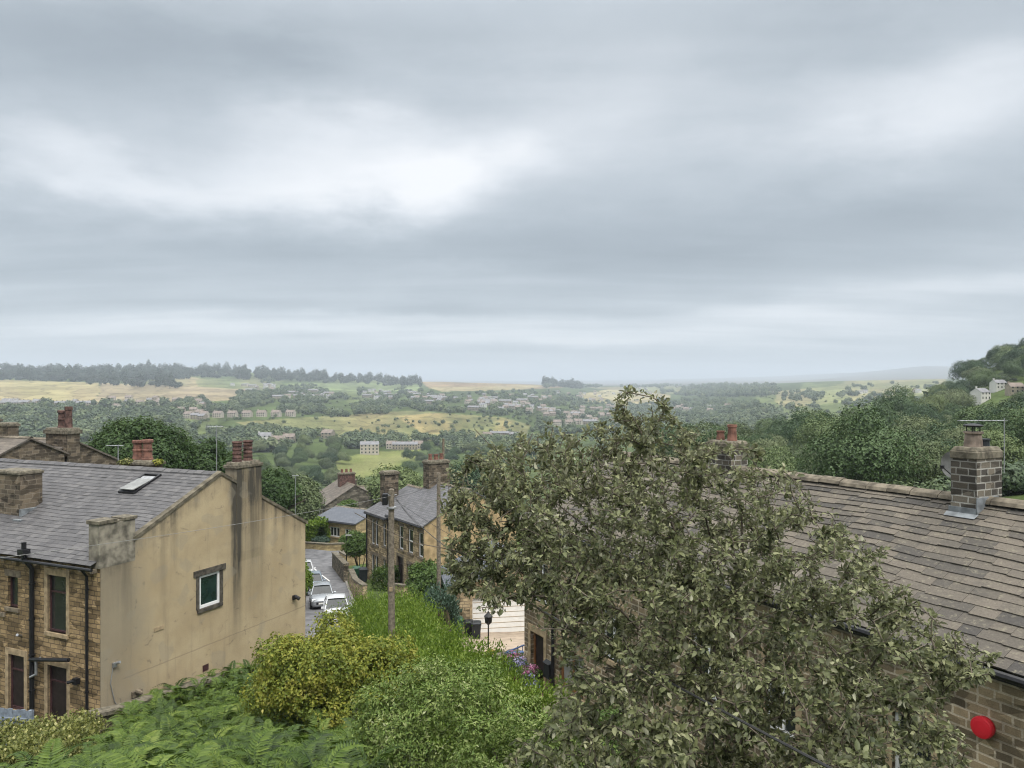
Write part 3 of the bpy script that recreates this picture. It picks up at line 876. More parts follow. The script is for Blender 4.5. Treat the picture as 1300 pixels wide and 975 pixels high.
# coping strips along the verge
for (ya, za, yb, zb) in ((1.35, ZE + 1.35 * SLF, YR, ZR), (YR, ZR, 6.49, ZR - (6.49 - YR) * SLB), (8.0, ZR - (8.0 - YR) * SLB, 11.15, ZB - .08)):
    cpm = MB()
    for side in (0,):
        cpm.face([(-.16, ya, za + .13), (.05, ya, za + .10), (.05, yb, zb + .10), (-.16, yb, zb + .13)])
        cpm.face([(.05, ya, za - .04), (.05, yb, zb - .04), (.05, yb, zb + .10), (.05, ya, za + .10)])
        cpm.face([(-.16, ya, za + .0), (-.16, ya, za + .13), (-.16, yb, zb + .13), (-.16, yb, zb)])
    cpm.face([(-.16, ya, za), (.05, ya, za - .04), (.05, ya, za + .1), (-.16, ya, za + .13)])
    cpm.build('verge_coping', MAT['coping'], hl)
# stump of a stack on the eaves corner
st = MB(); st.box(-.52, .012, -.05, 1.42, -6.45, -4.92); so_ = st.build('corner_stump', MAT['stump'], hl)
st = MB(); st.box(-.60, .05, -.1, .66, -4.92, -4.78); st.box(-.60, .05, .9, 1.5, -4.92, -4.80); st.box(-.5, .0, .66, .9, -4.92, -4.87); st.build('stump_cap', MAT['cap_stone'], so_, bevel=.015)
# gable chimney, flush with the wall
ch = MB(); ch.box(-.62, .035, 6.5, 7.98, -7.2, -3.60); ch.face([(.035, 6.5, -7.2), (.035, 7.98, -7.2), (.006, 7.98, -7.6), (.006, 6.5, -7.6)][::-1])
cho = ch.build('gable_chimney', MAT['roughcast'], hl)
ch = MB(); ch.box(-.68, .08, 6.42, 8.05, -3.60, -3.46); ch.box(-.62, .03, 6.48, 7.97, -3.46, -3.34, 0, .05); ch.build('chimney_cap', MAT['cap_stone'], cho, bevel=.02)
for yy_, k_ in ((6.85, 'ring'), (7.5, 'crown')):
    p = MB(); h = .88; r = .19
    pr = [(r * 1.12, -.05), (r * 1.05, .08)]
    for i in range(4): pr += [(r * .95, h * (.15 + .2 * i)), (r * 1.06, h * (.18 + .2 * i)), (r * 1.06, h * (.23 + .2 * i)), (r * .95, h * (.26 + .2 * i))]
    pr += [(r * 1.16, h * .93), (r * 1.1, h), (r * .8, h), (r * .75, h * .85)]
    p.lathe(pr, -.3, yy_, 16, z=-3.34); p.build('chimney_pot', MAT['terracotta_dark'], cho)
# stone stack on the front slope and a stack behind the ridge
ck = chimney(hl, -7.85, 2.3, -7.0, -3.55, 1.6, .95, 'stone_dark', (), .16, .05, 'front_chimney')
fl = MB(); fl.box(-8.7, -6.98, 1.78, 1.85, -5.95, -5.42); fl.box(-7.04, -6.9, 1.78, 2.9, -5.7, -5.1); fl.box(-7.03, -6.55, 1.5, 2.7, -5.52, -5.46)
fl.build('lead_flashing', MAT['lead'], ck)
ck = chimney(hl, -6.2, 7.0, -5.6, -3.5, 1.75, .8, 'stone_dark', ((-.28, 0, .9, .22, 'crown'), (.3, .05, .95, .23, 'crown')), .2, .1, 'rear_chimney')
# rooflight, propped open
sk = MB(); S0 = math.atan(SLF)
def rs(x, d, h):  # point on front slope: d up the slope from the eaves, h off it
    return (x, d * math.cos(S0) - h * math.sin(S0), ZE + d * math.sin(S0) + h * math.cos(S0))
def rbox(mb, x0, x1, d0, d1, h0, h1, h0b=None, h1b=None, mat=0):
    h0b = h0 if h0b is None else h0b; h1b = h1 if h1b is None else h1b
    a = [rs(x0, d0, h0), rs(x1, d0, h0), rs(x1, d1, h0b), rs(x0, d1, h0b), rs(x0, d0, h1), rs(x1, d0, h1), rs(x1, d1, h1b), rs(x0, d1, h1b)]
    for q in ((3, 2, 1, 0), (4, 5, 6, 7), (0, 1, 5, 4), (1, 2, 6, 5), (2, 3, 7, 6), (3, 0, 4, 7)): mb.face([a[i] for i in q], mat)
X0, X1, DA, DB = -3.8, -2.85, 4.2, 5.7
for a0, a1, b0, b1 in ((X0, X0 + .09, DA, DB), (X1 - .09, X1, DA, DB), (X0 + .09, X1 - .09, DA, DA + .09), (X0 + .09, X1 - .09, DB - .09, DB)): rbox(sk, a0, a1, b0, b1, .0, .13)
sko = sk.build('rooflight', MAT['black'], hl)
sk = MB(); rbox(sk, X0 + .07, X1 - .07, DA + .05, DB - .45, .2, .235, .09, .125); sk.build('rooflight_pane', MAT['glass_pale'], sko)
sk = MB(); rbox(sk, X0 + .05, X1 - .05, DB - .45, DB - .2, .06, .10); sk.build('rooflight_rail', MAT['steel'], sko)
window(hl, 'y', 0, -1, W1, 'maroon', 'glass', bars=(.7,), lintel='dressed_pale', sill='dressed_pale', jambs='dressed_pale')
window(hl, 'y', 0, -1, W2, 'maroon', 'glass', lintel='dressed', sill='dressed', jambs=None)
window(hl, 'y', 0, -1, (-8.2, -7.2, -8.98, -6.92), 'maroon', 'glass', bars=(.7,), lintel='dressed_pale', sill='dressed_pale', jambs='dressed_pale')
window(hl, 'y', 0, -1, D1, 'maroon', 'dark_door', bars=(.72,), lintel='dressed_pale', sill=None, jambs='dressed_pale', name='door', door=True)
window(hl, 'y', 0, -1, D2, 'maroon', 'dark_door', bars=(.72,), lintel='dressed_pale', sill=None, jambs='dressed_pale', name='door', door=True)
window(hl, 'y', 0, -1, (-8.2, -7.2, -12.2, -10.2), 'maroon', 'dark_door', bars=(.72,), lintel='dressed_pale', sill=None, jambs='dressed_pale', name='door', door=True)
gwin = window(hl, 'x', .006, 1, GW, 'white', 'glass_green', lintel='window_stone', sill='window_stone', jambs='window_stone', fw=.1, depth=.06, lproud=.05, lo=.3)
g_ = MB(); g_.tube([(LX, -.36, ZE - .13), (.02, -.36, ZE - .13)], .06, 8); g_.build('gutter', MAT['black'], hl)
for i in range(16):
    g_ = MB(); g_.box(-.25 - i * .6, -.13 - i * .6, -.22, -.012, ZE - .30, ZE - .16); g_.build('gutter_bracket', MAT['dressed'], hl)
pipe(hl, [(-3.55, -.35, -5.75), (-3.55, -.35, -6.35), (-3.42, -.14, -6.75), (-3.42, -.14, -12.4)], .085, 'soil_pipe', 'black', [(-3.42, -.14, z) for z in (-7.3, -8.6, -9.9, -11.2)])
hop = MB(); hop.box(-3.7, -3.4, -.5, -.2, -6.2, -6.0); hop.build('pipe_hopper', MAT['black'], hl)
pipe(hl, [(-.52, -.36, -6.42), (-.52, -.13, -6.75), (-.52, -.12, -12.6)], .05, 'downpipe', 'black', [(-.52, -.12, z) for z in (-7.2, -9, -10.8)])
pipe(hl, [(-3.42, -.2, -10.05), (-1.3, -.24, -9.75)], .075, 'waste_pipe', 'black')
pipe(hl, [(-3.1, -.02, -10.0), (-3.1, -.2, -10.1), (-3.1, -.2, -10.55), (-3.42, -.2, -10.7)], .05, 'waste_pipe', 'steel')
pipe(hl, [(-4.2, -.02, -9.35), (-4.0, -.3, -9.2)], .05, 'overflow_pipe', 'steel')
ls = MB(); ls.box(-1.22, -1.02, -.18, -.01, -10.62, -10.42); ls.tube([(-1.12, -.1, -10.5), (-1.35, -.26, -10.55)], .06, 8); ls.build('wall_lamp', MAT['black'], hl)
ls = MB(); ls.box(-5.6, -5.1, -.06, -.01, -8.75, -8.6); ls.build('stone_stub', MAT['dressed'], hl)
# fittings on the gable
ls = MB(); ls.tube([(.02, .55, -8.95 - 1.0), (.22, .62, -9.88)], .05, 8); ls.box(.02, .1, .45, .6, -10.05, -9.9); ls.build('gable_lamp', MAT['steel'], hl)
ls = MB(); ls.box(.012, .12, 1.25, 1.65, -11.42, -11.22); ls.tube([(.1, 1.35, -11.2), (.26, 1.5, -11.3)], .08, 8); ls.build('flood_lamp', MAT['dressed'], hl)
ls = MB(); ls.box(.012, .10, 10.05, 10.25, -10.1, -9.9); ls.tube([(.1, 10.15, -9.95), (.32, 10.2, -10.05)], .09, 8); ls.build('security_lamp', MAT['black'], hl)
ls = MB(); ls.box(.008, .03, 4.62, 4.92, -11.62, -11.38); ls.build('air_vent', MAT['maroon'], hl)
ls = MB(); ls.box(.008, .03, 2.25, 2.7, -9.32, -9.18); ls.build('patched_brick', MAT['dressed_pale'], hl)
ls = MB(); ls.tube([(.03, .5, -9.95), (.03, .38, -10.6), (.03, .55, -11.3), (.03, .9, -11.9), (.03, .95, -12.8)], .018, 6); ls.build('cable_run', MAT['cable_grey'], hl)


# ---------------------------------------------------------------- plain gabled house used for the others: ridge along x, front at y=0 facing -y, near gable at x=0
def gabled(name, label, loc, rz, x0, x1, dep, zb, ze, zr, wall, roof, gable=None, ops_f=(), ops_g=(), group=None, over=.25, cat='house', yr=None):
    o = thing(name, label, cat, loc, rz, group)
    yr = dep / 2 if yr is None else yr
    w = MB()
    wall_open(w, 'y', 0, x0, x1, zb, ze, list(ops_f), -1)
    w.face([(x1, dep, zb), (x0, dep, zb), (x0, dep, ze), (x1, dep, ze)])
    w.face([(x0, dep, zb), (x0, 0, zb), (x0, 0, ze), (x0, yr, zr), (x0, dep, ze)])
    if gable is None:
        wall_open(w, 'x', x1, 0, dep, zb, ze, list(ops_g), 1); w.face([(x1, 0, ze), (x1, dep, ze), (x1, yr, zr)])
    w.build('wall', MAT[wall], o)
    if gable is not None:
        w = MB(); wall_open(w, 'x', x1, 0, dep, zb, ze, list(ops_g), 1); w.face([(x1, 0, ze), (x1, dep, ze), (x1, yr, zr)]); w.build('gable_wall', MAT[gable], o)
    r = MB(); t = .12
    for ya, yb in ((-over, yr), (dep + over, yr)):
        za = ze - over * (zr - ze) / (yr if ya < 0 else dep - yr)
        s_ = 1 if ya < 0 else -1
        p = [(x0 - .12, ya, za + t), (x1 + .12, ya, za + t), (x1 + .12, yb, zr + t), (x0 - .12, yb, zr + t)]
        q = [(a, b_, c_ - t + .004) for a, b_, c_ in p]
        r.face(p[::s_]); r.face(q[::-s_]); r.face([q[0], q[1], p[1], p[0]][::s_])
        r.face([q[1], q[2], p[2], p[1]][::s_]); r.face([q[3], q[0], p[0], p[3]][::s_])
    r.build('roof', MAT[roof], o)
    r = MB()
    for s_ in (-1, 1): r.face([(x0 - .13, yr, zr + t + .07), (x1 + .13, yr, zr + t + .07), (x1 + .13, yr + s_ * .2, zr + t - .05), (x0 - .13, yr + s_ * .2, zr + t - .05)][::-s_])
    r.build('ridge_tiles', MAT['ridge'], o)
    g_ = MB(); g_.tube([(x0, -over - .05, ze - over * .5 + .0), (x1, -over - .05, ze - over * .5)], .06, 6); g_.build('gutter', MAT['black'], o)
    return o


# ---------------------------------------------------------------- dark stone neighbours beyond the slate roof at the far left
P = at(36, 48, 558)
n1o = gabled('stone_house', 'dark sooty stone house with a low gable beyond the grey slate roof', (P.x - .9, P.y - 2.0, P.z), A_L, -9, 0, 4.6, -10, -1.05, 0, 'stone_dark', 'roof_brown')
chimney(n1o, -4.2, 2.3, -1.5, 1.25, 1.5, .8, 'stone_dark', ((.1, 0, .8, .2, 'plain'),), .2, .1, potm='terracotta_dark')
chimney(n1o, -2.6, 2.6, -1.5, 1.0, 1.1, .7, 'stone_dark', (), .25, .08)
P = at(100, 52, 560)
n2o = gabled('stone_house', 'dark stone house with a wide twin pot chimney behind the slate roof', (P.x - 1.8, P.y - 4.4, P.z), A_L, -10, 0, 8.6, -10, -2.0, 0, 'stone_dark', 'roof_brown')
chimney(n2o, -.55, 3.9, -2.2, .95, 2.1, .9, 'stone_dark', ((-.1, 0, 1.15, .24, 'crown'), (.5, .05, 1.4, .24, 'plain')), .4, .12, potm='terracotta_dark')

# ---------------------------------------------------------------- middle terrace below, two stepped houses
A_M = math.atan2(-.829, .559)
M0 = (-6.6, 58.0, 0.0)
fw_ = [(-.95, -.2, -13.1, -11.25), (-2.7, -1.85, -13.1, -11.25), (-4.35, -3.55, -13.1, -11.25), (-1.15, -.2, -15.85, -14.1), (-2.8, -1.85, -15.9, -14.0), (-4.6, -3.6, -16.2, -13.7)]
tm = gabled('terraced_house', 'tan stone terraced house with white sash windows below the tall wooden pole', M0, A_M, -6.3, 0, 8.4, -17.4, -10.62, -8.35, 'stone_mid', 'roof_grey', 'roughcast_plain', ops_f=fw_)
for i, op in enumerate(fw_):
    if i == 5: window(tm, 'y', 0, -1, op, 'dark_door', 'dark_door', name='door', door=True, lintel='dressed', sill=None, jambs='dressed', bars=(.75,))
    else: window(tm, 'y', 0, -1, op, 'white', 'glass', bars=(.5,), fw=.075, lintel='dressed', sill='dressed', jambs='dressed' if i > 2 else None)
chimney(tm, -5.9, 4.2, -9.4, -6.35, 1.0, 1.9, 'stone_dark', ((0, -.55, .5, .17, 'plain'), (0, 0, .45, .2, 'plain'), (0, .5, .5, .17, 'plain')), .3, .1)
pipe(tm, [(-5.9, 4.9, -6.4), (-5.9, 4.9, -4.6)], .1, 'flue', 'dressed')
pipe(tm, [(-6.2, -.1, -10.8), (-6.2, -.1, -16)], .05)
fl_ = [(-7.4, -6.8, -13.4, -11.5), (-9.7, -9.05, -13.6, -11.5), (-8.95, -8.3, -13.6, -11.5), (-7.4, -6.8, -16.4, -14.5), (-9.7, -9.05, -16.6, -14.5), (-8.95, -8.3, -16.6, -14.5)]
tf = gabled('terraced_house', 'darker stone end terraced house with narrow paired windows beside the road', M0, A_M, -10.6, -6.34, 8.0, -18.0, -10.95, -9.1, 'stone_mid', 'roof_grey', ops_f=fl_)
for op in fl_: window(tf, 'y', 0, -1, op, 'white', 'glass', fw=.05, lintel='dressed', sill='dressed')
chimney(tf, -10.2, 1.9, -10.4, -7.55, .95, 1.3, 'stone_dark', (), .3, .1)
pipe(tf, [(-10.5, -.1, -11.0), (-10.5, -.1, -17)], .06)

# ---------------------------------------------------------------- yellow stone house and the dark stone row down the road
P = at(452, 90, 665)
A_Y = math.atan2(-.52, .85)
oy = [(-4.2, -2.6, 1.35 - 3.2, -.7), (-1.75, -.85, -1.95, -.75)]
yh = gabled('stone_cottage', 'pale yellow stone cottage with smooth blue grey roof behind the garden wall', tuple(P), A_Y, -6.6, 0, 7.2, -5.2, 0, .95, 'stone_yellow', 'roof_blue', ops_f=oy)
for op in oy: window(yh, 'y', 0, -1, op, 'white', 'glass', mull=(.33, .66) if op[0] < -3 else (.5,), fw=.1, lintel='dressed_pale', sill='dressed_pale')
pipe(yh, [(-6.5, -.1, -.1), (-6.5, -.1, -4)], .06)
P = at(396, 118, 640)
A_D = math.atan2(-.86, .51)
od = [(a, a + .75, z, z + 1.5) for a in (-1.6, -3.2, -4.8, -6.2) for z in (-5.2, -2.2)]
P = at(413, 112, 642)
dh = gabled('stone_house', 'dark grey stone house with long brown roof beyond the yellow cottage', tuple(P), A_D, -8, 0, 9, -7.5, 0, 2.6, 'stone_grey', 'roof_brown', ops_f=od)
for op in od: window(dh, 'y', 0, -1, op, 'white', 'glass', fw=.06, lintel='dressed', sill='dressed')
chimney(dh, -4, 4.5, 1.6, 4.2, 1.0, 2.4, 'terracotta_dark', ((0, -.7, .5, .2, 'plain'), (0, 0, .5, .2, 'plain'), (0, .7, .5, .2, 'plain')), .3, .1)
P = at(440, 120, 640)
dh2 = gabled('stone_house', 'long dark stone house with two lichen spotted roof stacks, farther along the road', tuple(P), R(-8), -3, 6.5, 8, -7, 0, 2.2, 'stone_grey', 'roof_brown')
chimney(dh2, -.5, 4, 1.5, 3.4, 1.2, .8, 'stone_dark', (), .25, .08); chimney(dh2, 4.5, 4, 1.5, 3.0, 1.2, .8, 'stone_dark', (), .25, .08)
# ---------------------------------------------------------------- cottage row on the right: big stone slates
A_R = math.atan2(-.875, .485)
R0 = (6.92, 16.18, 0.0)
ZRR, ZER, DEP = -2.60, -4.70, 3.75
oc_ = [(-2.1, -1.2, -8.0, -6.4), (-4.6, -3.5, -8.0, -6.4), (1.15, 1.95, -8.2, -6.4)]
rc = thing('stone_cottage', 'near stone cottage with brown stone slate roof and a red alarm box', 'house', R0, A_R)
w = MB(); wall_open(w, 'y', 0, -6, 6.6, -11.5, ZER - .05, oc_, -1)
for xx in (-6, 6.6): w.face([(xx, 0, -11.5), (xx, 2 * DEP, -11.5), (xx, 2 * DEP, ZER), (xx, DEP, ZRR - .05), (xx, 0, ZER)][::(1 if xx > 0 else -1)])
w.face([(6.6, 2 * DEP, -11.5), (-6, 2 * DEP, -11.5), (-6, 2 * DEP, ZER), (6.6, 2 * DEP, ZER)])
w.build('wall', MAT['stone_right'], rc)
for op in oc_: window(rc, 'y', 0, -1, op, 'white', 'glass', mull=(.5,), fw=.07, lintel='dressed_pale', sill='dressed_pale', jambs='dressed_pale')
r_ = MB(); slates(r_, -6.15, 6.8, -.32, ZER - .16, DEP, ZRR - .02, .30, .52, .028, 21, grow=.42, jit=.03, sag=.09); r_.build('roof', MAT['stoneslate'], rc)
r_ = MB(); slates(r_, -6.15, 6.8, 2 * DEP + .32, ZER - .16, DEP, ZRR - .02, .30, .52, .028, 22, grow=.42, jit=.02); r_.build('rear_roof', MAT['stoneslate'], rc)


def stone_ridge(x0, x1, parent, skip=None):
    r = MB(); x = x0
    while x < x1:
        x2 = min(x + random.uniform(.55, .8), x1); h = ZRR + .10 + random.uniform(-.015, .02)
        if not (skip and x2 > skip[0] and x < skip[1]):
            p = [(DEP - .24, h - .15), (DEP - .2, h - .07), (DEP - .05, h), (DEP + .05, h), (DEP + .2, h - .07), (DEP + .24, h - .15)]
            for a, b_ in zip(p, p[1:]): r.face([(x, *a), (x2 - .02, *a), (x2 - .02, *b_), (x, *b_)])
            r.face([(x2 - .02, *q) for q in p]); r.face([(x, *q) for q in p][::-1])
        x = x2
    return r.build('ridge_stones', MAT['ridge'], parent)


CHX = .62
stone_ridge(-6.1, 6.7, rc)
ck = chimney(rc, CHX, DEP, -3.6, -1.40, .58, .98, 'stone_stack', (), .26, .02)
p = MB(); p.lathe([(.2, -.05), (.19, .05), (.165, .28), (.2, .3), (.2, .34), (.15, .34)], CHX, DEP - .12, 14, z=-1.40); po = p.build('chimney_pot', MAT['pot_buff'], ck)
p = MB()
for k in range(4):
    a = k * math.pi / 2 + .4; p.tube([(CHX + .13 * math.cos(a), DEP - .12 + .13 * math.sin(a), -1.08), (CHX + .13 * math.cos(a), DEP - .12 + .13 * math.sin(a), -.94)], .012, 5)
p.lathe([(.2, -.95), (.21, -.92), (.12, -.89), (.02, -.88)], CHX, DEP - .12, 14); p.build('cowl', MAT['black'], po)
p = MB(); p.lathe([(.13, 0), (.12, .12), (.14, .13), (.14, .16), (.1, .16)], CHX, DEP + .28, 12, z=-1.40); p.build('chimney_pot', MAT['bin_black'], ck)
p = MB(); p.box(CHX - .32, CHX + .32, DEP - .53, DEP - .495, -3.25, -2.74); p.box(CHX + .30, CHX + .325, DEP - .53, DEP + .3, -3.0, -2.5)
p.face([(CHX - .36, DEP - .54, -2.86), (CHX + .36, DEP - .54, -2.86), (CHX + .34, DEP - .68, -2.94), (CHX - .34, DEP - .68, -2.94)][::-1])
p.build('lead_flashing', MAT['lead'], ck)
g_ = MB(); g_.tube([(-6, -.4, ZER - .2), (6.7, -.4, ZER - .2)], .07, 8); g_.build('gutter', MAT['black'], rc)
g_ = MB(); g_.box(-6, 6.6, -.08, -.004, ZER - .42, ZER - .12); g_.build('fascia', MAT['black'], rc)
pipe(rc, [(4.05, -.4, ZER - .25), (4.05, -.12, ZER - .6), (4.05, -.1, -11)], .055)
# far half of the row, lower ridge line kept by the same roof
orr = [(-5.2, -4.3, -8.6, -7.3), (-6.75, -5.6, -10.25, -8.85), (-2.6, -1.6, -8.0, -6.5), (-2.7, -1.6, -10.2, -8.8)]
DR = (-6.98 - .05, -6.98 + .0, 0, 0)
rf = thing('stone_cottage', 'far stone cottage of the row with a brown framed doorway', 'house', R0, A_R)
XF0, XF1 = -13.35, -6.04
od2 = [(XF0 + .45, XF0 + 1.35, -10.95, -8.75), (XF0 + 2.35, XF0 + 3.75, -10.05, -8.7), (XF0 + .6, XF0 + 1.6, -7.6, -6.2), (XF0 + 3.0, XF0 + 4.0, -7.6, -6.2), (-8.6, -7.6, -8.3, -6.8)]
w = MB(); wall_open(w, 'y', 0, XF0, XF1, -12.5, ZER - .05, od2, -1, .2)
for xx in (XF0, XF1): w.face([(xx, 0, -12.5), (xx, 2 * DEP, -12.5), (xx, 2 * DEP, ZER), (xx, DEP, ZRR - .05), (xx, 0, ZER)][::(1 if xx == XF1 else -1)])
w.face([(XF1, 2 * DEP, -12.5), (XF0, 2 * DEP, -12.5), (XF0, 2 * DEP, ZER), (XF1, 2 * DEP, ZER)])
w.build('wall', MAT['stone_right'], rf)
window(rf, 'y', 0, -1, od2[0], 'brown_frame', 'dark_door', name='door', door=True, lintel='dressed_pale', sill=None, jambs='dressed_pale', depth=.16, fw=.1)
window(rf, 'y', 0, -1, od2[1], 'brown_frame', 'glass_pale', mull=(.5,), lintel='dressed_pale', sill='dressed_pale', jambs=None, depth=.12, fw=.09)
for op in od2[2:]: window(rf, 'y', 0, -1, op, 'white', 'glass', mull=(.5,), lintel='dressed_pale', sill='dressed_pale', fw=.07)
r_ = MB(); slates(r_, XF0 - .15, XF1 - .13, -.32, ZER - .16, DEP, ZRR - .02, .30, .52, .028, 23, grow=.42, jit=.03, sag=.09); r_.build('roof', MAT['stoneslate'], rf)
r_ = MB()
r_.face([(XF0 - .15, 2 * DEP + .3, ZER - .1), (XF1, 2 * DEP + .3, ZER - .1), (XF1, DEP, ZRR), (XF0 - .15, DEP, ZRR)]); r_.build('rear_roof', MAT['roof_brown'], rf)
stone_ridge(XF0, XF1 - .1, rf)
chimney(rf, -7.1, DEP, -3.2, -1.75, 1.0, .7, 'stone_stack', ((0.2, 0, .5, .15, 'plain'), (-.3, 0, .28, .13, 'plain')), .2, .06)
g_ = MB(); g_.tube([(XF0, -.4, ZER - .2), (XF1 - .1, -.4, ZER - .2)], .07, 8); g_.build('gutter', MAT['black'], rf)
pipe(rf, [(XF0 + 2.1, -.4, ZER - .25), (XF0 + 2.1, -.12, ZER - .6), (XF0 + 2.1, -.1, -10.9)], .06)
mbx = MB(); mbx.box(XF0 + 1.55, XF0 + 1.9, -.14, -.01, -10.0, -9.5); mbx.face([(XF0 + 1.53, -.17, -9.5), (XF0 + 1.92, -.17, -9.5), (XF0 + 1.92, -.01, -9.42), (XF0 + 1.53, -.01, -9.42)]); mbx.build('letter_box', MAT['bin_black'], rf)

# alarm box: a separate red drum on the wall
alx = MB()
prof = [(.0, -.0), (.185, 0), (.19, .03), (.19, .075)]
P = thing('alarm_box', 'round red alarm box on the stone cottage wall below the gutter', 'alarm box', R0, A_R)
def disc(mb, prof, cx, cz, y0, n=28):
    rg = [[(cx + r * math.cos(2 * math.pi * k / n), y0 - d, cz + r * math.sin(2 * math.pi * k / n)) for k in range(n)] for r, d in prof]
    for i in range(len(rg) - 1):
        for k in range(n): mb.face([rg[i][k], rg[i][(k + 1) % n], rg[i + 1][(k + 1) % n], rg[i + 1][k]], 0, True)
AX, AZ_ = 2.95, -6.02
mb = MB(); disc(mb, [(.17, .0), (.18, .02), (.18, .07)], AX, AZ_, -.005); mb.build('base', MAT['red_dark'], P)
mb = MB(); disc(mb, [(.18, .07), (.19, .075), (.19, .14), (.175, .165), (.12, .175), (.0, .178)], AX, AZ_, -.005); mb.build('cover', MAT['red_box'], P)

# ---------------------------------------------------------------- garage facing up the drive
A_G = R(10)
P = at(603, 44, 806)
GX, GY, GZ = P.x, P.y, P.z
ga = thing('garage', 'stone garage with a wide white door at the end of the driveway', 'garage', (GX, GY, GZ), A_G)
gd = (-.15, 4.2, 0.02, 2.1)
w = MB(); wall_open(w, 'y', 0, -1.25, 5.2, -1.5, 2.5, [gd], -1, .2)
w.face([(-1.25, 0, 2.5), (5.2, 0, 2.5), (1.97, 0, 4.0)])
for xx in (-1.25, 5.2): w.face([(xx, 0, -1.5), (xx, 6, -1.5), (xx, 6, 2.5), (xx, 0, 2.5)][::(1 if xx > 0 else -1)])
w.face([(5.2, 6, -1.5), (-1.25, 6, -1.5), (-1.25, 6, 2.5), (1.97, 6, 4.0), (5.2, 6, 2.5)])
w.build('wall', MAT['stone_mid'], ga)
w = MB()
w.box(gd[0] + .002, gd[1] - .002, .12, .16, .02, 2.098); wd = w.build('garage_door', MAT['white_door'], ga)
w = MB()
for k in range(1, 7): w.box(gd[0] + .05, gd[1] - .05, .108, .121, k * .3 - .012, k * .3 + .012)
w.build('door_rib', MAT['dressed_pale'], wd)
w = MB(); w.box(gd[0] - .14, gd[0], -.03, .1, 0, 2.1); w.box(gd[1], gd[1] + .14, -.03, .1, 0, 2.1); w.box(gd[0] - .14, gd[1] + .14, -.03, .1, 2.1, 2.36); w.build('door_surround', MAT['dressed_pale'], ga)
r_ = MB()
for s_ in (-1, 1):
    xe = 1.97 + s_ * 3.55; ze_ = 4.0 - 3.55 * 1.5 / 3.22
    p = [(xe, -.25, ze_ + .12), (1.97, -.25, 4.12), (1.97, 6.2, 4.12), (xe, 6.2, ze_ + .12)]; q = [(a, b_, c_ - .115) for a, b_, c_ in p]
    r_.face(p[::s_ * -1]); r_.face(q[::s_]); r_.face([q[0], q[1], p[1], p[0]])
    r_.face([q[0], p[0], p[3], q[3]])
r_.build('roof', MAT['roof_blue'], ga)
pipe(ga, [(-1.32, -.1, 2.3), (-1.32, -.1, 0)], .05)

# ================================================================= vegetation
def unit(v): return v / np.maximum(np.linalg.norm(v, axis=-1, keepdims=True), 1e-9)


def leaf_mesh(P, D, N, L, W, kind=2, rng=RNG, curl=.15, fold=.25):
    """leaves at points P pointing along D with upper side N. kind 2: two faces; kind 3: pointed oval blade of eight faces"""
    n = len(P); D = unit(D); Sd = unit(np.cross(D, N)); N = unit(np.cross(Sd, D))
    L = np.broadcast_to(np.asarray(L, float), (n,))[:, None]; W = np.broadcast_to(np.asarray(W, float), (n,))[:, None]
    if kind == 2:
        mid = P + D * L * .45
        V = np.stack([P, mid - Sd * W * .5 + N * W * fold, P + D * L - N * L * curl, mid + Sd * W * .5 + N * W * fold], 1)
        f = np.array([(0, 3, 2), (0, 2, 1)])
    elif kind == 1:
        V = np.stack([P - Sd * W * .5, P + Sd * W * .5, P + D * L], 1); f = np.array([(0, 1, 2)])
    else:
        a, c = P + D * L * .3 + N * L * .03, P + D * L * .68 - N * L * curl * .35
        t = P + D * L - N * L * curl
        V = np.stack([P, a - Sd * W * .44 + N * W * fold, a, a + Sd * W * .44 + N * W * fold, c - Sd * W * .36 + N * W * fold * .7, c, c + Sd * W * .36 + N * W * fold * .7, t], 1)
        f = np.array([(0, 2, 1), (0, 3, 2), (1, 2, 5), (1, 5, 4), (2, 3, 6), (2, 6, 5), (4, 5, 7), (5, 6, 7)])
    k = V.shape[1]
    Fc = (np.arange(n)[:, None, None] * k + f[None]).reshape(-1, 3)
    return V.reshape(-1, 3), Fc


def rdir(n, rng=RNG):
    return unit(rng.normal(size=(n, 3)))


def crown_points(n, rx, ry, rz, nl, rng, lr=(.32, .5), flat=.25, spread=.62):
    """points and outward directions on a heap of leafy lobes filling an uneven ellipsoid"""
    d = rdir(nl, rng); d[:, 2] = np.where(d[:, 2] < -flat, -d[:, 2] * .4, d[:, 2])
    c = d * (rng.uniform(.35, 1, (nl, 1)) ** .5) * spread
    r = rng.uniform(*lr, nl) * (1.1 - .35 * np.linalg.norm(c, axis=1))
    i = rng.choice(nl, n * 2, p=r ** 2 / (r ** 2).sum())
    q = rdir(len(i), rng)
    sub = 1 + .28 * np.sin(q[:, 0] * 7 + i) * np.sin(q[:, 1] * 6 + i * 2) + .1 * rng.normal(size=len(i))
    p = c[i] + q * (r[i] * sub * rng.uniform(.72, 1.0, len(i)) ** .6)[:, None]
    keep = np.ones(len(i), bool)
    for j in range(nl):
        keep &= ~((np.linalg.norm(p - c[j], axis=1) < r[j] * .62) & (i != j))
    p, q = p[keep][:n], q[keep][:n]
    out = unit(q * .75 + unit(p + 1e-6) * .35)
    S3 = np.array([rx, ry, rz])
    return p * S3, unit(out / S3 * rx)


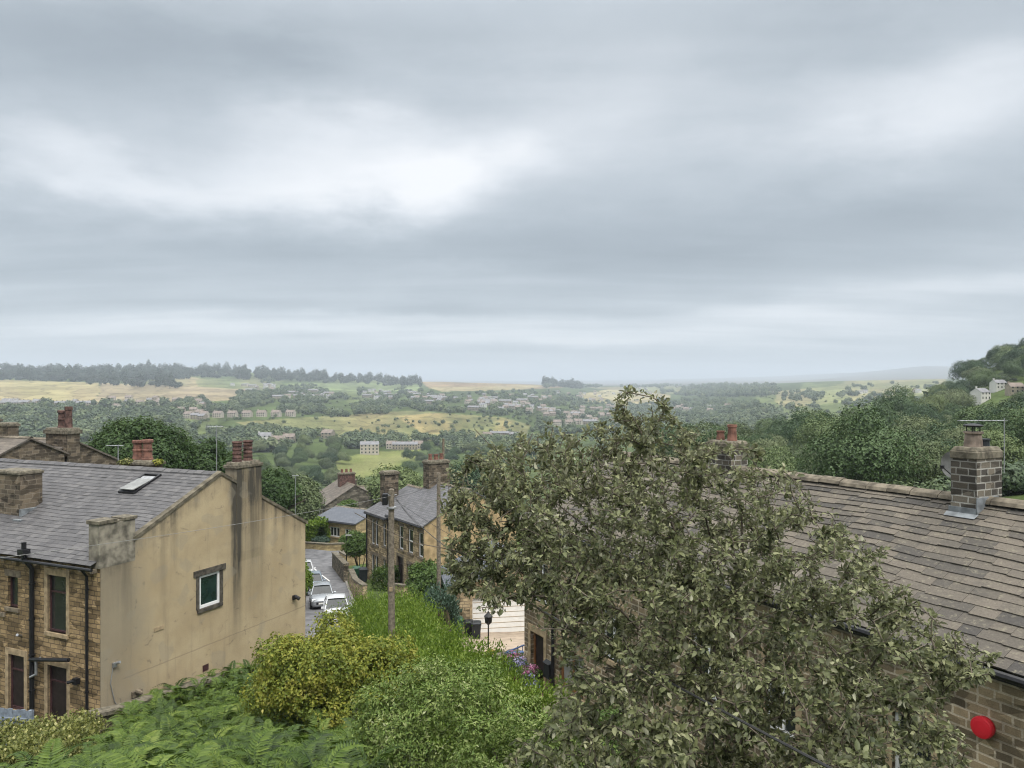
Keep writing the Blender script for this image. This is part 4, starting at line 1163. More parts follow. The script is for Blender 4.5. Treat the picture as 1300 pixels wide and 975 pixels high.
def crown_object(name, n, rx, ry, rz, nl, leaf, mat, seed, parent=None, zc=0.0, kind=2, lr=(.32, .5), up=.45, aspect=.62, spread=.62, rand=.25):
    rng = np.random.default_rng(seed)
    p, o = crown_points(n, rx, ry, rz, nl, rng, lr, spread=spread)
    N = unit(o * .8 + np.array([0, 0, up]) + rng.normal(size=p.shape) * rand)
    D = unit(np.cross(N, rdir(len(p), rng)) + np.array([0, 0, -.25]) + o * .3)
    L = leaf * rng.uniform(.65, 1.35, len(p))
    V, Fc = leaf_mesh(p, D, N, L, L * aspect, kind)
    V[:, 2] += zc
    return np_mesh(name, V, Fc, mat, parent)


def trunk_object(parent, h, r, seed, lean=.1, limbs=5, m='bark', spread=.35):
    rg = random.Random(seed); mb = MB()
    top = Vector((rg.uniform(-lean, lean) * h, rg.uniform(-lean, lean) * h, h))
    pts = [Vector((0, 0, -.6)), Vector((0, 0, 0)), top * .35 + Vector((rg.uniform(-.05, .05) * h, rg.uniform(-.05, .05) * h, 0)), top * .7, top]
    mb.tube(pts, [r * 1.25, r, r * .8, r * .55, r * .25], 8)
    for k in range(limbs):
        t = rg.uniform(.35, .8); a = rg.uniform(0, 6.28); b0 = top * t
        e = b0 + Vector((math.cos(a) * spread * h, math.sin(a) * spread * h, h * rg.uniform(.15, .35)))
        mb.tube([b0, (b0 + e) / 2 + Vector((0, 0, .03 * h)), e], [r * .45, r * .3, r * .1], 6)
    return mb.build('trunk', MAT[m], parent)


LEAF = {}
LEAF['hill'] = m_leaf('broadleaf_foliage', [(0, (.020, .046, .020)), (.35, (.044, .086, .032)), (.7, (.090, .138, .048)), (1, (.17, .21, .078))], trans=.10, objvar=.84)
LEAF['far'] = m_leaf('distant_foliage', [(0, (.026, .046, .022)), (.3, (.05, .080, .036)), (.65, (.095, .13, .055)), (1, (.17, .195, .085))], trans=.14, objvar=0, clump=(.05, .72))
LEAF['hill_pale'] = m_leaf('pale_broadleaf_foliage', [(0, (.06, .088, .038)), (.5, (.105, .14, .058)), (1, (.17, .20, .095))], trans=.10, objvar=.82)
LEAF['pine'] = m_leaf('pine_foliage', [(0, (.012, .024, .014)), (1, (.035, .055, .028))], trans=.1, objvar=.4)
LEAF['dome'] = m_leaf('dark_green_foliage', [(0, (.022, .05, .014)), (.5, (.042, .085, .02)), (1, (.08, .135, .035))], trans=.25, objvar=.1, clump=(.35, .35))
LEAF['gold'] = m_leaf('golden_green_foliage', [(0, (.06, .09, .014)), (.3, (.13, .175, .024)), (.6, (.235, .255, .035)), (.85, (.34, .325, .055)), (1, (.48, .43, .14))], trans=.3, objvar=.0, tcol=(.2, .2, .03), clump=(1.6, .5))
LEAF['hedge'] = m_leaf('bright_hedge_foliage', [(0, (.06, .105, .012)), (.45, (.125, .195, .022)), (.85, (.20, .27, .042)), (1, (.29, .35, .085))], trans=.3, objvar=.0, tcol=(.12, .25, .02), clump=(.7, .35))
LEAF['bracken'] = m_leaf('bracken_foliage', [(0, (.014, .030, .006)), (.35, (.048, .086, .012)), (.7, (.098, .150, .020)), (1, (.19, .235, .05))], trans=.16, objvar=.0, tcol=(.12, .2, .02), attr='tint')
LEAF['varieg'] = m_leaf('cream_edged_foliage', [(0, (.06, .105, .022)), (.4, (.12, .185, .036)), (.7, (.20, .26, .068)), (.9, (.29, .33, .14)), (1, (.42, .44, .26))], trans=.22, objvar=.0, clump=(1.8, .35))
LEAF['ivy'] = m_leaf('yellow_green_ivy_foliage', [(0, (.07, .085, .02)), (.5, (.15, .165, .04)), (.85, (.25, .25, .075)), (1, (.36, .34, .15))], trans=.22, objvar=.0)
LEAF['shrub'] = m_leaf('mid_green_foliage', [(0, (.035, .07, .014)), (.6, (.07, .125, .024)), (1, (.13, .19, .045))], trans=.25, objvar=.0, clump=(1.2, .3))
LEAF['bluegreen'] = m_leaf('blue_green_foliage', [(0, (.025, .05, .035)), (.6, (.045, .085, .055)), (1, (.08, .12, .085))], trans=.15, objvar=.0)
LEAF['willow'] = m_leaf('grey_green_tree_foliage', [(0, (.022, .031, .013)), (.3, (.072, .086, .034)), (.6, (.145, .158, .070)), (.85, (.235, .242, .125)), (1, (.36, .355, .23))], back=(.27, .27, .185), trans=.2, rough=.5, objvar=.0, spec=.3, tcol=(.12, .13, .035), clump=(2.2, .42))
LEAF['pink'] = m_leaf('pink_flower_petals', [(0, (.55, .12, .30)), (.5, (.65, .25, .45)), (1, (.75, .45, .60))], trans=.2, objvar=.0)
LEAF['blueflower'] = m_leaf('lilac_flower_petals', [(0, (.25, .28, .55)), (.6, (.42, .40, .65)), (1, (.62, .52, .70))], trans=.2, objvar=.0)
LEAF['yellow'] = m_leaf('yellow_flower_petals', [(0, (.45, .36, .03)), (1, (.68, .52, .06))], trans=.2, objvar=.0)


# ---------------------------------------------------------------- the big grey-green tree close to the camera
def near_tree():
    rng = np.random.default_rng(5)
    poly = [(566, 600), (600, 572), (640, 560), (676, 548), (720, 550), (752, 538), (776, 535), (784, 500), (802, 497), (808, 528), (830, 512), (852, 516), (862, 545), (884, 550), (915, 562), (960, 566), (1000, 596), (1040, 640),
            (1080, 672), (1112, 700), (1120, 738), (1160, 752), (1192, 782), (1238, 822), (1262, 842), (1252, 872), (1218, 888), (1232, 930), (1212, 1010), (1190, 1060), (900, 1120), (700, 1080), (640, 990),
            (655, 930), (690, 905), (700, 860), (708, 812), (672, 798), (640, 770), (610, 762), (575, 748), (560, 715), (573, 690), (556, 648)]
    holes = [(668, 870, 42, 62), (640, 800, 40, 34), (1080, 800, 26, 14), (1010, 690, 18, 14), (1060, 720, 20, 12), (1230, 900, 30, 34), (1130, 850, 20, 12), (590, 790, 35, 40), (690, 778, 18, 20)]
    tips = []
    while len(tips) < 3700:
        px, py = rng.uniform(545, 1270, 4000), rng.uniform(490, 1120, 4000)
        k = inpoly(px, py, poly)
        for hx, hy, ra, rb in holes: k &= ((px - hx) / ra) ** 2 + ((py - hy) / rb) ** 2 > 1
        # sparser toward the thin upper right
        thin = np.exp(-((px - 930) / 110) ** 2 - ((py - 640) / 70) ** 2)
        k &= rng.random(4000) > thin * .30
        k &= rng.random(4000) < np.where(py > 760, .62, 1.0)
        for x, y in zip(px[k], py[k]):
            base = 8.5 - 2.5 * np.clip((y - 520) / 500, 0, 1) - .6 * np.clip((x - 1000) / 250, 0, 1)
            edge = np.clip(min(abs(x - 560), abs(x - 1250), y - 500) / 120, .25, 1)
            Y = base + rng.uniform(-1.35, 1.5) * edge
            tips.append(at(x, Y, y))
    tips = [t for t in tips][:3700]
    for hx, hy, n_ in [(793, 500, 3), (840, 514, 4), (697, 545, 2), (620, 755, 3), (632, 772, 2), (1255, 838, 3), (1120, 705, 3), (655, 700, 3), (618, 775, 2), (690, 668, 2)]:
        for _ in range(n_): tips.append(at(hx + rng.uniform(-7, 7), 7.6 - 2.2 * max(0, (hy - 520) / 500) + rng.uniform(-.2, .2), hy + rng.uniform(-6, 6)))
    tips = np.array([tuple(t) for t in tips])
    gb = g1(2.3, 7.0)
    root = Vector((2.3, 7.0, gb))
    nodes = [np.array(root) + [0, 0, -.4], np.array(root) + [-.02, 0, .8], np.array(root) + [-.12, .05, 1.7], np.array(root) + [-.2, .08, 2.4]]
    par = [-1, 0, 1, 2]
    fork = nodes[-1]
    # main limbs
    limbs = []
    for tx, ty, tz in [(-1.6, 7.6, -1.3), (-.4, 8.2, -.55), (1.2, 8.2, -.3), (2.4, 8.3, -.9), (3.4, 7.0, -1.7), (.3, 6.0, -2.4), (2.2, 5.6, -2.3), (3.2, 5.6, -2.4), (1.2, 5.4, -2.9), (-.2, 7.0, -2.0), (1.3, 7.2, -1.2)]:
        e = np.array([tx, ty, tz]); prev = 3
        steps = 7
        for s_ in range(1, steps + 1):
            t = s_ / steps
            p = fork * (1 - t) + e * t + np.array([0, 0, .35 * math.sin(t * math.pi)]) + rng.normal(size=3) * .06
            nodes.append(p); par.append(prev); prev = len(nodes) - 1
    order = np.argsort(np.linalg.norm(tips - fork, axis=1))
    NP = np.zeros((40000, 3)); NP[:len(nodes)] = nodes; nn = len(nodes)
    depth = np.zeros(40000)
    tipinfo = []
    for i in order:
        t = tips[i]
        d = np.linalg.norm(NP[2:nn] - t, axis=1)
        j = int(np.argmin(d)) + 2
        L = d[j - 2]; m = max(1, int(L / .16))
        a = NP[j].copy(); prev = j
        off = rng.normal(size=3) * .12 * L
        for s_ in range(1, m + 1):
            u = s_ / m
            NP[nn] = a * (1 - u) + t * u + off * math.sin(u * math.pi) + np.array([0, 0, .08 * L * math.sin(u * math.pi)])
            par.append(prev); prev = nn; nn += 1
        tipinfo.append((prev, par[prev]))
    NP = NP[:nn]; par = np.array(par)
    r2 = np.zeros(nn); hasch = np.zeros(nn, bool); hasch[par[1:]] = True
    r2[~hasch] = .0042 ** 2
    for i in range(nn - 1, 0, -1): r2[par[i]] += r2[i] * .86
    rad_ = np.sqrt(r2); rad_ = np.minimum(rad_, .14)
    # tubes for all segments
    k = 5
    B_, A_ = NP[1:], NP[par[1:]]
    Dv = unit(B_ - A_); ref = np.where(np.abs(Dv[:, 2:3]) < .9, np.array([[0, 0, 1.0]]), np.array([[1.0, 0, 0]]))
    e1 = unit(np.cross(Dv, ref)); e2 = np.cross(Dv, e1)
    ang = np.arange(k) * 2 * np.pi / k
    ring = e1[:, None] * np.cos(ang)[None, :, None] + e2[:, None] * np.sin(ang)[None, :, None]
    rA = np.minimum(rad_[par[1:]], rad_[1:] * 1.35)[:, None, None]; rB = rad_[1:][:, None, None]
    V = np.concatenate([A_[:, None] + ring * rA, B_[:, None] + ring * rB], 1).reshape(-1, 3)
    q = np.array([(a, (a + 1) % k, k + (a + 1) % k, k + a) for a in range(k)])
    Fc = (np.arange(len(B_))[:, None, None] * 2 * k + q[None]).reshape(-1, 4)
    tr = thing('tree', 'grey green leafy tree with ragged leafy twigs standing before the stone slate cottages', 'tree', root)
    rt = np.array(root)
    np_mesh('trunk', V - rt, Fc, MAT['twig'], tr, True)
    # leaves along the last bit of each twig
    Pl, Dl, Nl, Ll = [], [], [], []
    for ti, (n_, pj) in enumerate(tipinfo):
        chain = [n_]
        while len(chain) < 5 and par[chain[-1]] > 3: chain.append(par[chain[-1]])
        pts = NP[chain]
        tw = unit(pts[0] - pts[-1] + 1e-6)
        tw = unit(tw + np.array([0, 0, .2]))
        cnt = int(rng.integers(15, 38))
        u = rng.uniform(0, 1, cnt) ** 1.5 * (len(chain) - 1.001)
        i0 = u.astype(int); fr_ = (u - i0)[:, None]
        p = pts[i0] * (1 - fr_) + pts[np.minimum(i0 + 1, len(chain) - 1)] * fr_ + rng.normal(size=(cnt, 3)) * .012
        d = unit(tw * .55 + rdir(cnt, rng) * .95 + np.array([0, 0, -.22]))
        nrm = unit(rdir(cnt, rng) * .75 + np.array([0, 0, .75]))
        Pl.append(p + d * .02); Dl.append(d); Nl.append(nrm); Ll.append(rng.uniform(.032, .072, cnt) * rng.uniform(.75, 1.15))
    P_, D_, N_, L_ = map(np.concatenate, (Pl, Dl, Nl, Ll))
    V, Fc = leaf_mesh(P_, D_, N_, L_, L_ * rng.uniform(.46, .62, len(L_)), 3, rng, .18, .16)
    np_mesh('crown', V - rt, Fc, LEAF['willow'], tr)
    return tr


near_tree()


# ---------------------------------------------------------------- bracken: one frond shape, thousands of fronds, nobody could count them
def frond(rng, n_p=17, sub=8):
    """one frond along +x, arching; returns V, F"""
    Vs, Fs, nv = [], [], 0
    t = np.linspace(.16, .98, n_p)
    def spine(t): return np.stack([t * .95, 0 * t, 1.0 * t * (1 - t) - .42 * t ** 3], -1)
    for i, tt in enumerate(t):
        p = spine(np.array([tt]))[0]; ln = .36 * (1 - tt) ** .75 * min(1, (tt - .02) * 5) + .02
        for s_ in (-1, 1):
            d = np.array([.42, s_ * .9, -.12 + rng.normal() * .08]); d /= np.linalg.norm(d)
            up = np.array([0, 0, 1.0]); w = np.cross(up, d)
            wd = .017 + .045 * ln
            mid = p + d * ln * .3
            Vs += [p, mid + w * wd + np.array([0, 0, .012]), p + d * ln - np.array([0, 0, .12 * ln]), mid - w * wd + np.array([0, 0, .012])]
            Fs += [(nv, nv + 2, nv + 1), (nv, nv + 3, nv + 2)]; nv += 4
        del up
    # stalk
    for a, b_ in ((0, .5), (.5, 1.0)):
        pa, pb = spine(np.array([a]))[0], spine(np.array([b_]))[0]
        Vs += [pa + [0, -.006, 0], pa + [0, .006, 0], pb]; Fs.append((nv, nv + 1, nv + 2)); nv += 3
    return np.array(Vs), np.array(Fs)


def spread_shape(shapes, P, yaw, pitch, sc, rng):
    Vs, Fs, off = [], [], 0
    for i in range(len(P)):
        V0, F0 = shapes[i % len(shapes)]
        cyw, syw = math.cos(yaw[i]), math.sin(yaw[i]); cp_, sp_ = math.cos(pitch[i]), math.sin(pitch[i])
        x, y, z = V0[:, 0], V0[:, 1], V0[:, 2]
        x, z = x * cp_ - z * sp_, x * sp_ + z * cp_
        V = np.stack([x * cyw - y * syw, x * syw + y * cyw, z], -1) * sc[i] + P[i]
        Vs.append(V); Fs.append(F0 + off); off += len(V0)
    return np.concatenate(Vs), np.concatenate(Fs)


rng = np.random.default_rng(3)
fr_shapes = [frond(rng) for _ in range(6)]
bpoly = [(-13.4, 27.3), (-11.6, 32.2), (-9.6, 36), (-8.2, 34), (-6.4, 27), (-7.2, 22.5), (-4, 19.5), (-2.8, 16.5), (-1.8, 14.4), (-2.5, 11.8), (-8, 11), (-12.5, 14.5), (-12.8, 17.6), (-10.7, 18.8), (-11.6, 22.5)]
clumps = []
for _try in range(14000):
    if len(clumps) >= 800: break
    x, y = rng.uniform(-14, 0), rng.uniform(10, 37)
    if not bool(inpoly([x], [y], bpoly)[0]): continue
    if any((a - x) ** 2 + (b_ - y) ** 2 < .42 ** 2 for a, b_ in clumps): continue
    clumps.append((x, y))
P, yaw, pitch, scl, hump = [], [], [], [], []
cz = gz([c_[0] for c_ in clumps], [c_[1] for c_ in clumps])
for (x, y), z in zip(clumps, cz):
    hgt = rng.uniform(.25, .95); size = rng.uniform(.55, .92); a0 = rng.uniform(0, 6.28); tone_ = rng.normal(0, .12)
    for q in range(13):
        a = a0 + q * 2.4 + rng.normal() * .2; lv = q / 12
        P.append((x + math.cos(a) * .1, y + math.sin(a) * .1, z + .1 + hgt * lv)); yaw.append(a)
        pitch.append(.15 + .55 * lv + rng.normal() * .15); scl.append(size * rng.uniform(.8, 1.15)); hump.append(tone_)
P = np.array(P); hump = np.array(hump)
V, Fc = spread_shape(fr_shapes, P, yaw, pitch, scl, rng)
tint = np.concatenate([np.full(len(fr_shapes[i % 6][0]), t_) for i, t_ in enumerate(np.clip(rng.normal(.45, .25, len(P)) + hump, 0, 1))])
o = np_mesh('bracken', V, Fc, LEAF['bracken']); o.data.attributes.new('tint', 'FLOAT', 'POINT').data.foreach_set('value', tint.astype(np.float32)); tag(o, 'bright green bracken fronds covering the bank below the tan gable', None, None, 'stuff')


# ---------------------------------------------------------------- hedges and shrubs
def hedge(name, label, cat, pts, width, h, n, leaf, mat, seed, upright=.9, aspect=.4, wob=.35, group=None, ztop=None, kind=2):
    """leafy hedge along pts [(x,y)], heights above ground h; leaves all over sides and top, shoots upright"""
    rng = np.random.default_rng(seed)
    pts = np.array(pts, float); seg = np.linalg.norm(np.diff(pts, axis=0), axis=1); cum = np.r_[0, np.cumsum(seg)]
    s = rng.uniform(0, cum[-1], n)
    px = np.interp(s, cum, pts[:, 0]); py = np.interp(s, cum, pts[:, 1])
    j = np.clip(np.searchsorted(cum, s) - 1, 0, len(seg) - 1); tdir = (np.diff(pts, axis=0) / seg[:, None])[j]
    nd = np.stack([-tdir[:, 1], tdir[:, 0]], -1)
    a = rng.uniform(-.12, np.pi + .12, n)               # round the section: 0 = one foot, pi = the other
    ca, sa = np.cos(a), np.sin(a)
    q = .6
    cx_ = np.sign(ca) * np.abs(ca) ** q * width / 2; czr = np.sign(sa) * np.abs(sa) ** q
    g0 = gz(px, py)
    hh = h if ztop is None else np.maximum(np.interp(s, cum, ztop) - g0, .4)
    lump = 1 + (fbm(s * 1.1 + seed, a * 1.6 + seed) - .45) * wob * 2 + (fbm(s * 3.1, a * 4 + seed) - .45) * wob
    dep = np.where(rng.random(n) < .16, rng.uniform(1.0, 1.22, n), rng.uniform(.8, 1.0, n))
    x = px + nd[:, 0] * cx_ * lump * dep; y = py + nd[:, 1] * cx_ * lump * dep
    z = g0 + np.maximum(czr, 0) * hh * (.5 + .5 * lump) * dep + .05
    out = np.c_[nd * ca[:, None], np.maximum(sa, 0)[:, None]]
    D = unit(np.c_[rng.normal(size=(n, 2)) * .5, np.full(n, upright)] + out * .5)
    N = unit(out + rng.normal(size=(n, 3)) * .4 + np.array([0, 0, .25]))
    L = leaf * rng.uniform(.6, 1.4, n)
    P0 = np.c_[x, y, z]
    org = P0.mean(0); org[2] = g0.min()
    V, Fc = leaf_mesh(P0 - org, D, N, L, L * aspect, kind)
    o = np_mesh(name, V, Fc, mat); o.location = org
    return tag(o, label, cat, group)


def shrub(name, label, cat, x, y, rx, ry, rz, n, leaf, mat, seed, nl=22, group=None, zoff=.0, aspect=.6, stems=5, up=.45, kind=2, lr=(.22, .42), spread=.75, rand=.45):
    z = g1(x, y)
    t = thing(name, label, cat, (x, y, z), 0, group)
    crown_object('foliage', n, rx, ry, rz, nl, leaf, mat, seed, t, zc=rz * .75 + zoff, aspect=aspect, up=up, kind=kind, lr=lr, spread=spread, rand=rand)
    mb = MB(); rg = random.Random(seed)
    for k in range(stems):
        a = rg.uniform(0, 6.28); e = Vector((math.cos(a) * rx * .55, math.sin(a) * ry * .55, rz * rg.uniform(.8, 1.3) + zoff))
        mb.tube([Vector((math.cos(a) * .08, math.sin(a) * .08, -.3)), e * .5 + Vector((0, 0, .15)), e], [.05, .035, .012], 5)
    mb.build('stem', MAT['bark'], t)
    return t


hedge('hedge', 'long bright lime green hedge with feathery upright shoots running down to the pole', 'hedge',
      [(.1, 21.2), (-2.1, 25.5), (-3.8, 30.5), (-5.3, 36), (-7.5, 42.5)], 3.4, 2.2, 80000, .115, LEAF['hedge'], 31, .9, .42, .5, ztop=[-8.75, -9.25, -10.05, -10.9, -11.6])
shrub('golden_bush', 'rounded golden yellow bush spilling over the bracken at the gable end', 'bush', -5.0, 22.2, 2.5, 2.1, 2.1, 34000, .095, LEAF['gold'], 41, 60, zoff=.35, lr=(.16, .34), spread=.9, rand=.5)
shrub('golden_bush', 'smaller golden bush sprig beside the parked cars, joined to the larger golden one', 'bush', -6.9, 25.2, 1.5, 1.3, 1.5, 14000, .095, LEAF['gold'], 42, 34, zoff=.7, lr=(.16, .34), spread=.9, rand=.5)
shrub('variegated_shrub', 'pale cream edged shrub with loose upright sprays before the lime hedge', 'shrub', -1.35, 14.6, 1.9, 1.6, 1.5, 21000, .075, LEAF['varieg'], 43, 70, zoff=.2, aspect=.42, lr=(.12, .3), spread=.95, rand=.6)
shrub('variegated_shrub', 'lower creamy green shrub at the foot of the grey green tree', 'shrub', .35, 12.4, 1.5, 1.3, 1.2, 15000, .07, LEAF['varieg'], 44, 50, zoff=.15, aspect=.42, lr=(.12, .3), spread=.95, rand=.6)
shrub('variegated_shrub', 'olive green sprawling shrub low under the twigs, darker than its cream neighbours', 'shrub', 1.1, 15.6, 1.4, 1.2, 1.3, 13000, .075, LEAF['shrub'], 45, 50, zoff=.2, aspect=.45, lr=(.12, .3), spread=.95, rand=.6)
shrub('green_shrub', 'dark fern green shrub in the gap between bracken and golden bush', 'shrub', -7.3, 27.5, 1.2, 1.1, .9, 6000, .12, LEAF['shrub'], 46, 18, zoff=.2)
hedge('ivy_hedge', 'clipped yellow green ivy hedge beside the blue grey fence', 'hedge', [(-14.2, 24.4), (-13.0, 22.0), (-12.2, 19.4)], 1.9, 1.15, 19000, .085, LEAF['ivy'], 51, .3, .8, .25)
hedge('ivy_hedge', 'low end of the yellow ivy growth under the fence foot', 'hedge', [(-18.5, 24.0), (-14.6, 23.6)], 1.3, 1.0, 8000, .085, LEAF['ivy'], 52, .3, .8, .25)
hedge('conifer_hedge', 'dark blue green conifer hedge beside the garage wall', 'hedge', [(-4.2, 45.5), (-3.7, 40.6)], 1.7, 2.3, 9000, .16, LEAF['bluegreen'], 53, .7, .5, .3)
shrub('green_shrub', 'loose fresh green shrub between the second pole and the terrace gable', 'shrub', -5.0, 49, 2.2, 2, 1.9, 9000, .2, LEAF['shrub'], 54, 20, zoff=.6)
hedge('box_hedge', 'small trimmed square green hedge before the terrace front', 'hedge', [(-10.9, 62.3), (-9.3, 61.2)], 1.3, 1.5, 4200, .13, LEAF['shrub'], 55, .4, .7, .08)
shrub('green_shrub', 'bushy green shrub above the garden wall by the lamp post', 'shrub', -14.2, 72, 2.1, 1.9, 1.6, 11000, .17, LEAF['shrub'], 56, 20, zoff=.9)
hedge('garden_hedge', 'rounded bright green hedge in the garden beyond the road bend', 'hedge', [(-25.5, 92), (-22.3, 90.5)], 2.6, 2.6, 6000, .28, LEAF['hedge'], 57, .4, .7, .2)
shrub('green_shrub', 'tall green shrub tight against the far edge of the tan gable', 'shrub', -15.0, 55.4, .7, .8, 2.2, 5200, .16, LEAF['hedge'], 58, 20, zoff=.5)
shrub('green_shrub', 'small leafy shrub below the yellow cottage windows', 'shrub', -19.0, 88.6, 1.2, 1.0, .8, 3500, .18, LEAF['shrub'], 59, 14, zoff=.3)
shrub('green_shrub', 'grey green rosemary like shrub along the yellow cottage garden wall', 'shrub', -22.2, 89.3, 1.3, 1.0, .6, 2500, .18, LEAF['bluegreen'], 60, 12, zoff=.3)

# ---------------------------------------------------------------- near broadleaf trees with trunk and crown
def tree(label, x, y, ztop, rx, n, leaf, mat, seed, name='broadleaf_tree', group=None, nl=26, rzk=.8, lr=(.3, .46), z0=None):
    z = g1(x, y) if z0 is None else z0
    H = ztop - z; rz = min(H * .45, rx * rzk)
    t = thing(name, label, 'tree', (x, y, z), 0, group)
    trunk_object(t, H - rz * .9, .045 * H * .5 + .1, seed, .05)
    crown_object('crown', n, rx, rx * .95, rz, nl, leaf, mat, seed, t, zc=H - rz * 1.02, lr=lr)
    return t


def tpx(label, px, Y, pytop, wpx, n, leaf, mat, seed, **k):
    k.setdefault('group', 'trees rising behind the houses')
    n, leaf = int(n * 2.2), leaf * .64
    p = at(px, Y, pytop); return tree(label, p.x, Y, p.z, wpx / F * Y / 2, n, leaf, mat, seed, **k)


tpx('large dark green domed tree rising behind the twin pot rear chimney', 178, 62, 508, 165, 20000, .36, LEAF['dome'], 71, nl=60, rzk=.95, lr=(.2, .34))
tpx('broad dark green tree at the flank of the large domed tree', 246, 66, 545, 112, 10000, .36, LEAF['dome'], 72, nl=40, rzk=.95, lr=(.22, .36))
tpx('dense dark tree behind the gable chimney with two dark pots', 352, 70, 583, 74, 7000, .34, LEAF['dome'], 73, nl=34, rzk=1.3, lr=(.22, .36))
tpx('yellower green tree filling the gap before the valley wood', 383, 84, 598, 64, 5000, .38, LEAF['hill_pale'], 74, nl=30, rzk=1.2)
tpx('low pale green tree beside the sooty gable house', 300, 64, 568, 46, 3500, .34, LEAF['dome'], 75, nl=20, rzk=1.2)
tpx('spreading mid green tree behind the middle terrace stacks', 505, 118, 586, 100, 5500, .55, LEAF['hill'], 76, nl=34, rzk=.9)
tpx('pale green roadside tree behind the brown roofed dark house', 452, 140, 600, 70, 3600, .6, LEAF['hill_pale'], 77, nl=24, rzk=.9)
tpx('fresh green tree between the yellow cottage and the long dark house', 440, 104, 632, 34, 1800, .42, LEAF['shrub'], 78, nl=16, rzk=.9)
tpx('dark green tree peeping over the terrace ridge beside its tall flue', 600, 128, 580, 90, 4200, .6, LEAF['hill'], 79, nl=26, rzk=.9)

# ---------------------------------------------------------------- woods: shared crowns, copied as single trees while they can be told apart
def lob_crown(n, leaf, mat, seed, nl=18, rz=.85, lr=(.3, .48), up=.08, rand=.22, **k):
    o = crown_object('broadleaf_tree', n, 1, 1, rz, nl, leaf, mat, seed, None, zc=.55, lr=lr, up=up, rand=rand, **k)
    me = o.data; bpy.data.objects.remove(o); return me


MID = [lob_crown(12000, .045, LEAF['hill'], 101, 34, lr=(.22, .4), spread=.7), lob_crown(12000, .045, LEAF['hill'], 102, 44, .95, (.2, .34), spread=.7), lob_crown(11000, .047, LEAF['hill_pale'], 103, 30, lr=(.24, .4)), lob_crown(12000, .045, LEAF['hill'], 104, 40, 1.1, (.2, .34), spread=.7),
       lob_crown(11000, .047, LEAF['hill_pale'], 105, 36, .75, (.2, .36)), lob_crown(12000, .045, LEAF['hill'], 106, 30, .8, (.24, .4))]
MID_KIND = ['dark', 'dark', 'pale', 'tall dark', 'pale', 'dark']
NTREE = [0]


def put_tree(x, y, r, rnd, place, extra=None):
    k = rnd.choice(range(len(MID)))
    if extra is not None and rnd.random() < .7: k = extra
    o = bpy.data.objects.new('broadleaf_tree', MID[k]); COL.objects.link(o)
    o.location = (x, y, g1(x, y) + r * rnd.uniform(.0, .4)); o.rotation_euler = (0, 0, rnd.uniform(0, 6.28)); s = r * rnd.uniform(.9, 1.1)
    o.scale = (s, s * rnd.uniform(.88, 1.1), s * rnd.uniform(.9, 1.2))
    tone = {'dark': 'dark green rounded', 'tall dark': 'tall dark green', 'pale': 'paler green loose crowned'}[MID_KIND[k]]
    size = 'large' if r > 7.6 else 'small' if r < 5.2 else 'middling'
    lab = f'{size} {tone} tree {place}'
    tag(o, lab, 'tree', lab.replace(' tree ', ' trees ')); NTREE[0] += 1
    return o


def find_Y(px, py, y0=380, y1=6500, near=True):
    """distance at which the ground seen at (px, py) lies"""
    ys = np.exp(np.linspace(math.log(y0), math.log(y1), 700)); xs = (px - CX) / F * ys
    z = gz(xs, ys); gy = CY - F * z / ys
    run = np.minimum.accumulate(gy)
    vis = gy <= run + .02
    i = np.where(vis[:-1] & (gy[:-1] >= py) & (gy[1:] < py))[0]
    return float(ys[i[-1]]) if len(i) else None


rnd = random.Random(12)
pts = []
def far_enough(x, y, d):
    for a, b_, r in pts:
        if (a - x) ** 2 + (b_ - y) ** 2 < (d + r) ** 2 * .46: return False
    return True


# the wooded hillside on the right
cand = 0
while cand < 9000 and NTREE[0] < 150:
    cand += 1
    px = rnd.uniform(845, 1345); Y = math.exp(rnd.uniform(math.log(78), math.log(300)))
    if px < 930 and Y > 170: continue
    if px < 980 and Y < 95: continue
    if 1080 < px < 1200 and Y > 265: continue
    if 1222 < px < 1308 and 225 < Y < 312 : continue      # clearing with the white houses
    r = rnd.choice((rnd.uniform(3.4, 5), rnd.uniform(5, 7.6))) * (.82 + .0012 * Y)
    x = (px - CX) / F * Y
    if not far_enough(x, Y, r): continue
    pts.append((x, Y, r))
    place = ('just beyond the slate ridge' if Y < 105 else 'halfway up the wood' if Y < 180 else 'on the wood skyline')
    side = (' near the red pots' if px < 1000 else ' between the chimneys' if px < 1160 else ' behind the dish' if px < 1290 else ' at the wood edge')
    put_tree(x, Y, r, rnd, place + side, 2 if px > 1000 and rnd.random() < .25 else None)
# hill crest at the far right
for i in range(160):
    px = rnd.uniform(1185, 1430); Y = rnd.uniform(315, 430); x = (px - CX) / F * Y
    r = rnd.uniform(5, 8)
    if not far_enough(x, Y, r * .8): continue
    pts.append((x, Y, r)); put_tree(x, Y, r, rnd, 'on the steep hill above the white houses', 0)
# valley: bank below the fields
nb = 0
bank = [[(325, 572), (345, 566), (385, 560), (430, 566), (445, 590), (455, 612), (400, 622), (330, 612)], [(500, 592), (560, 572), (640, 570), (700, 575), (700, 610), (520, 612)], [(260, 560), (330, 562), (330, 590), (290, 590)]]
cand = 0
while nb < 85 and cand < 4000:
    cand += 1
    px, py = rnd.uniform(260, 700), rnd.uniform(560, 622)
    if not any(bool(inpoly([px], [py], b_)[0]) for b_ in bank): continue
    Y = find_Y(px, py, 150, 900)
    if Y is None: continue
    x = (px - CX) / F * Y; r = rnd.uniform(4.5, 7.5)
    if not far_enough(x, Y, r): continue
    pts.append((x, Y, r)); nb += 1
    w_ = 'in the valley wood below the green field' if px < 460 else 'on the bank beside the small valley field' if px < 560 else 'in the valley behind the grey green tree'
    put_tree(x, Y, r, rnd, w_, 2 if rnd.random() < .3 else None)

